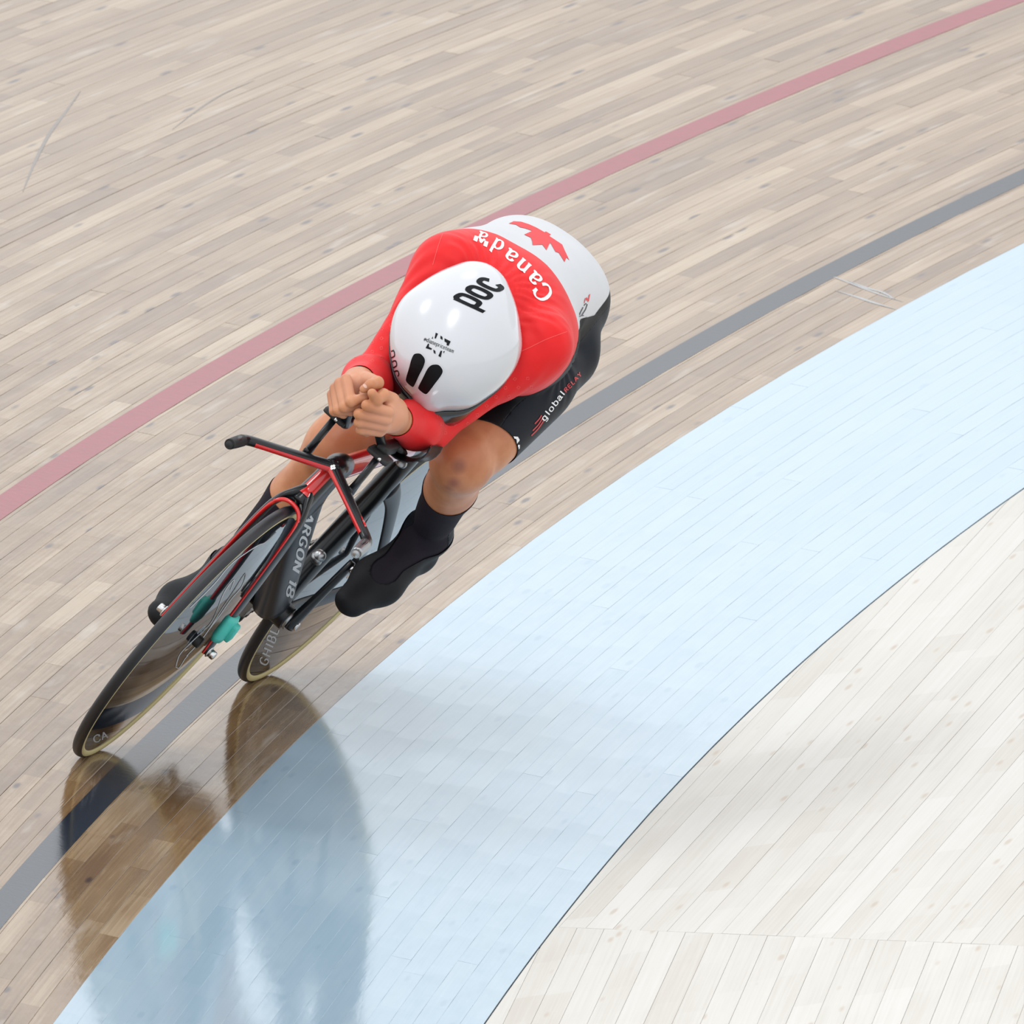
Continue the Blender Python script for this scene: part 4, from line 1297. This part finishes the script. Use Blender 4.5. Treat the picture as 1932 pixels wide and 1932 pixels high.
for i in range(nt_ - 1):
    for j in range(np_ - 1):
        a = i * np_ + j
        hf.append((a, a + 1, a + np_ + 1, a + np_))
        hf.append((n1_ + a, n1_ + a + np_, n1_ + a + np_ + 1, n1_ + a + 1))
for i in range(nt_ - 1):
    for j in (0, np_ - 1):
        a = i * np_ + j
        hf.append((a, a + np_, n1_ + a + np_, n1_ + a))
M_HELM = mat('white_gloss_shell', (0.53, 0.54, 0.565, 1), 0.18, coat=0.7, coat_rough=0.03)
M_VISOR = mat('black_visor', (0.006, 0.007, 0.010, 1), 0.12, coat=0.5)
helmet = mesh_obj('helmet', hv, hf, M_HELM, rider)
hv0, hf0 = hv[:n1_], [q for q in hf if max(q) < n1_]
vis = MB()
vv, ff = [], []
na = 40
for lay in range(4):
    for i in range(na):
        u = -1 + 2 * i / (na - 1)
        t = 0.0 + 0.40 * abs(u) ** 1.6
        p = helm(max(t, 0.001), math.radians(97) * (1 if u > 0 else -1) if abs(u) > 0.02 else 0.0, 0.003)
        p = p - e1 * (0.003 + 0.010 * lay * (1 - abs(u))) - e3 * (0.004 + 0.022 * lay)
        p = p - e2 * 0.006 * lay * u
        vv.append(p)
for l in range(3):
    for i in range(na - 1):
        a = l * na + i
        ff.append((a, a + 1, a + na + 1, a + na))
vz = mesh_obj('visor', vv, ff, M_VISOR, helmet)
so = vz.modifiers.new('thick', 'SOLIDIFY')
so.thickness = 0.003
# cleat bolts of the right shoe
mb = MB()
for dy in (-0.006, 0.008):
    mb.add(*cyl((0.5150,-0.1380,0.1627), tuple(np.array((0.5150,-0.1380,0.1627)) + np.array((0.006, -0.002, 0.001))), 0.006, 14))
mb.obj('cleat_bolt', M_STEEL, rider)
M_NAIL = mat('pale_nail', (0.62, 0.38, 0.31, 1), 0.3)
# markings of the clothes and the helmet
BH = bvh_of(hv0, hf0)
BR, BWH = bvh_of(JV1, JT1), bvh_of(JV2, JT2)
BSH = [bvh_of(JV4, JT4), bvh_of(JV3, JT3)]
M_INK = mat('black_print', (0.004, 0.005, 0.007, 1), 0.35, spec=0.15)
M_VENT_SHADE = mat('vent_shade', (0.003, 0.003, 0.004, 1), 0.5, spec=0.15)
M_LEAF = mat('red_print', (0.62, 0.013, 0.018, 1), 0.5)
M_WPRINT = mat('white_fabric_print', (0.74, 0.74, 0.75, 1), 0.5)
M_TONE = mat('pale_red_print', (0.80, 0.055, 0.055, 1), 0.5)
M_REDTXT = mat('dull_red_print', (0.45, 0.02, 0.025, 1), 0.5)
def scl(pts, k=6.44):
    return [(a / k, b / k) for a, b in pts]
def rounded(pts, n=5):
    p = list(pts) + [pts[0]]
    E_ = [pts[-1]] + p + [pts[1]]
    out = []
    for i in range(1, len(E_) - 2):
        a, b, c, d = (np.array(E_[i + j], float) for j in (-1, 0, 1, 2))
        for t in np.linspace(0, 1, n, endpoint=False):
            out.append(tuple(0.5 * (2 * b + (c - a) * t + (2 * a - 5 * b + 4 * c - d) * t * t + (3 * b - a - 3 * c + d) * t ** 3)))
    return out
# two vent slots in the brow of the helmet: flat patches painted dark for the shade inside, with a raised rim
HFR = dframe((0.7500,-0.2351,1.1140), (0.7500,-0.1507,1.1902), (0.7500,-0.1666,1.0303))
for pts in ([(560, 1215), (610, 1225), (655, 1290), (640, 1370), (585, 1480), (525, 1605), (490, 1608), (430, 1550), (430, 1500), (460, 1400), (490, 1290), (520, 1230)],
            [(760, 1350), (820, 1355), (865, 1410), (855, 1470), (775, 1580), (690, 1690), (650, 1700), (580, 1645), (580, 1610), (630, 1510), (680, 1410), (720, 1365)]):
    r_ = rounded(scl(pts), 4)
    ve = decal('vent', M_VENT_SHADE, BH, *HFR, poly_tris(r_, 2.5), helmet, 0.0006)
    c_ = np.mean(r_, axis=0)
    ring = [tuple(c_ + (np.array(q) - c_) * 1.06) for q in r_]
    rim = decal('vent_rim', M_HELM, BH, *HFR, [(r_[i], r_[(i + 1) % len(r_)], ring[(i + 1) % len(r_)], ring[i]) for i in range(len(r_))], helmet, 0.0012)
q, wd = text_quads('poc', 0.31, 0.25, 0.16)
o0 = np.array((0.6800,-0.0142,1.1491))
decal('lettering', M_INK, BH, o0, (np.array((0.6800,0.0062,1.2316)) - o0) / wd, (np.array((0.6800,-0.0570,1.1351)) - o0), q, helmet, 0.0009)
q, wd = text_quads('poc', 0.16, 0.14, 0.22)
o0 = np.array((0.7500,-0.0813,0.9851))
decal('lettering', M_INK, BH, o0, (np.array((0.7500,-0.0364,0.9499)) - o0) / wd, (np.array((0.7500,-0.0756,0.9960)) - o0), q, helmet, 0.0009)
q, wd = text_quads('@dianepriceteam', 0.19, 0.12, 0.10)
o0 = np.array((0.7500,-0.0393,1.0521))
decal('lettering', M_INK, BH, o0, (np.array((0.7500,0.0243,1.0747)) - o0) / wd, (np.array((0.7500,-0.0407,1.0574)) - o0), q, helmet, 0.0009)
em = []
for pts in ([(735, 1035), (750, 1005), (750, 1035)], [(785, 962), (812, 975), (785, 1035), (770, 1030)], [(842, 998), (865, 1012), (868, 1050), (840, 1035)], [(890, 1030), (965, 1068), (938, 1122), (915, 1112), (918, 1085), (890, 1068)],
            [(692, 1095), (705, 1100), (700, 1135), (740, 1155), (730, 1172), (662, 1150)], [(755, 1168), (780, 1185), (782, 1222), (760, 1208)], [(845, 1180), (862, 1185), (845, 1262), (815, 1245)], [(875, 1190), (895, 1185), (880, 1215)]):
    em += poly_tris(scl(pts), 3)
decal('emblem', M_INK, BH, *HFR, em, helmet, 0.0009)
# jersey
JFR = dframe((0.4000,-0.2163,1.1831), (0.4000,-0.1315,1.2595), (0.4000,-0.1475,1.0989))
leaf = [(650, 118), (710, 85), (800, 88), (900, 120), (990, 160), (1085, 215), (1105, 205), (1165, 240), (1140, 260), (1300, 365), (1330, 440), (1385, 565), (1350, 530), (1325, 590), (1255, 475), (1215, 465), (1155, 350), (1140, 370), (1105, 450), (1055, 380), (935, 392), (930, 340), (915, 295), (835, 258), (935, 205), (850, 175), (790, 165), (735, 130)]
decal('maple_leaf_print', M_LEAF, BWH, *JFR, poly_tris(scl(leaf), 3), J2, 0.0008)
word = []
for chx, (cx, cy), ang, h in (('C', (1053, 992), 231, 20.5), ('a', (952, 815), 226, 19), ('n', (815, 665), 221, 19), ('a', (664, 538), 216, 18.5), ('d', (495, 418), 210, 17.5), ('a', (318, 308), 202, 15.5)):
    d_ = np.array((math.cos(math.radians(ang)), math.sin(math.radians(ang))))
    u_ = np.array((d_[1], -d_[0]))
    gq, wd = text_quads(chx, 0.25, 0.12)
    hh = h * 1.05
    mid_y = {'C': 0.75, 'd': 0.65}.get(chx, 0.5)
    for qq in gq:
        word.append([tuple(np.array((cx, cy)) / 6.44 + d_ * (a - wd / 2) * hh * {'d': 1.2, 'C': 1.2}.get(chx, 1.3 if cx > 500 else 1.15) + u_ * (b - mid_y) * hh * 0.98) for a, b in qq])
for pts in ([(225, 305), (272, 318), (250, 387), (205, 365)], [(347, 367), (392, 382), (370, 450), (325, 430)], [(275, 362), (296, 338), (318, 352), (330, 378), (305, 402), (285, 392)]):
    word += poly_tris(scl(pts), 3)
decal('lettering', M_WPRINT, BR, *JFR, word, J1, 0.0009)
side = []
for ln in ([(1560, 1120), (1585, 1090), (1602, 1102), (1580, 1165), (1530, 1245), (1500, 1262)], [(1550, 1140), (1520, 1200), (1505, 1240)], [(1560, 1110), (1490, 1240), (1435, 1305)], [(1530, 1245), (1560, 1240)]):
    side += stroke_quads(scl(ln), 1.6, 1.4)
decal('lettering', M_INK, BWH, *JFR, side, J2, 0.0009)
decal('flag_print', M_LEAF, BWH, *JFR, poly_tris(scl([(1622, 985), (1640, 968), (1622, 1062), (1604, 1072)]), 3) + poly_tris(scl([(1585, 1030), (1600, 1012), (1610, 1040), (1588, 1060)]), 3) + poly_tris(scl([(1572, 1030), (1582, 1022), (1570, 1085), (1560, 1090)]), 3), J2, 0.0009)
# raglan seams on the shoulders
BALL_ = [BR, BWH]
sm_ = stroke_quads(smooth_line([(835 - 860, 445 - 400), (826 - 860, 470 - 400), (816 - 860, 505 - 400)], 6), 1.2, 1.2)
sm_ += stroke_quads(smooth_line([(1068 - 860, 629 - 400), (1030 - 860, 644 - 400), (998 - 860, 660 - 400), (972 - 860, 672 - 400)], 6), 1.2, 1.2)
decal('seam_line', M_TONE, BALL_, *JFR, sm_, J1, 0.0007)['kind'] = 'stuff'
# shorts
SFR = dframe((0.5000,0.0414,0.9956), (0.5000,0.1259,1.0721), (0.5000,0.1103,0.9114))
def line_text(txt, p0, p1, hx, hy, wv, wh):
    gq, wd = text_quads(txt, wv, wh, 0.22)
    p0, p1 = np.array(p0) / 7.728, np.array(p1) / 7.728
    ex_ = (p1 - p0) / wd
    return [[tuple(p0 + ex_ * a + np.array((hx, hy)) * b) for a, b in qq] for qq in gq]
decal('lettering', M_WPRINT, BSH, *SFR, line_text('global', (985, 720), (1292, 305), -5.5, -4.2, 0.22, 0.2), J4, 0.0010)
decal('lettering', M_REDTXT, BSH, *SFR, line_text('RELAY', (1305, 290), (1545, 15), -3.2, -3.6, 0.3, 0.3), J4, 0.0010)
st_ = []
for a, b, c in (((840, 762), (905, 690), (940, 635)), ((810, 862), (895, 770), (960, 665)), ((790, 935), (890, 830), (970, 715))):
    st_ += stroke_quads(scl(smooth_line([a, b, c], 5), 7.728), 2.2, 2.2)
decal('curved_stripes', M_REDTXT, BSH, *SFR, st_, J4, 0.0010)
decal('lettering', M_WPRINT, BSH, *SFR, poly_tris(scl([(505, 955), (590, 960), (615, 1000), (612, 1018), (558, 1015), (565, 1075), (620, 1075), (618, 1125), (555, 1185), (548, 1090), (532, 1020)], 7.728), 3), J4, 0.0010)['kind'] = 'stuff'
# small tone-on-tone leaves along the sleeves
lf = [(0, -1), (0.25, -0.5), (0.55, -0.62), (0.45, -0.1), (0.95, -0.15), (0.6, 0.3), (0.75, 0.5), (0.12, 0.45), (0.1, 1.0), (-0.1, 1.0), (-0.12, 0.45), (-0.75, 0.5), (-0.6, 0.3), (-0.95, -0.15), (-0.45, -0.1), (-0.55, -0.62), (-0.25, -0.5)]
sl = []
for x0, y0, x1, y1, w_ in ((676, 700, 755, 585, 40), (820, 808, 1010, 725, 34)):
    for i in range(9):
        t = (i + 0.5) / 9
        for j in (-1, 0, 1):
            nx_, ny_ = nrm((y1 - y0, -(x1 - x0)))
            cx = x0 + (x1 - x0) * t + nx_ * w_ * (j + 0.5 * (i % 2) - 0.25) * 0.5 - 860
            cy = y0 + (y1 - y0) * t + ny_ * w_ * (j + 0.5 * (i % 2) - 0.25) * 0.5 - 400
            a_ = 0.7 + i
            pts = [(cx + 3.6 * (p * math.cos(a_) - q * math.sin(a_)), cy + 3.6 * (p * math.sin(a_) + q * math.cos(a_))) for p, q in lf]
            pts.append(pts[0])
            sl += stroke_quads(pts, 0.8, 0.8)
decal('leaf_pattern', M_TONE, BR, *JFR, sl, J1, 0.0006)['kind'] = 'stuff'

# thumb nail on top of the clasped fists
NF = dframe((1.0000,-0.0304,0.9846), (1.0000,0.0535,1.0605), (1.0000,0.0378,0.9011))
nail = [(4.6 * math.cos(a) * math.cos(0.75) - 2.9 * math.sin(a) * math.sin(0.75), 4.6 * math.cos(a) * math.sin(0.75) + 2.9 * math.sin(a) * math.cos(0.75)) for a in np.linspace(0, 2 * math.pi, 14, endpoint=False)]
decal('thumb_nail', M_NAIL, bvh_of(BV, BF), *NF, poly_tris(nail, 2), rider, 0.0006)
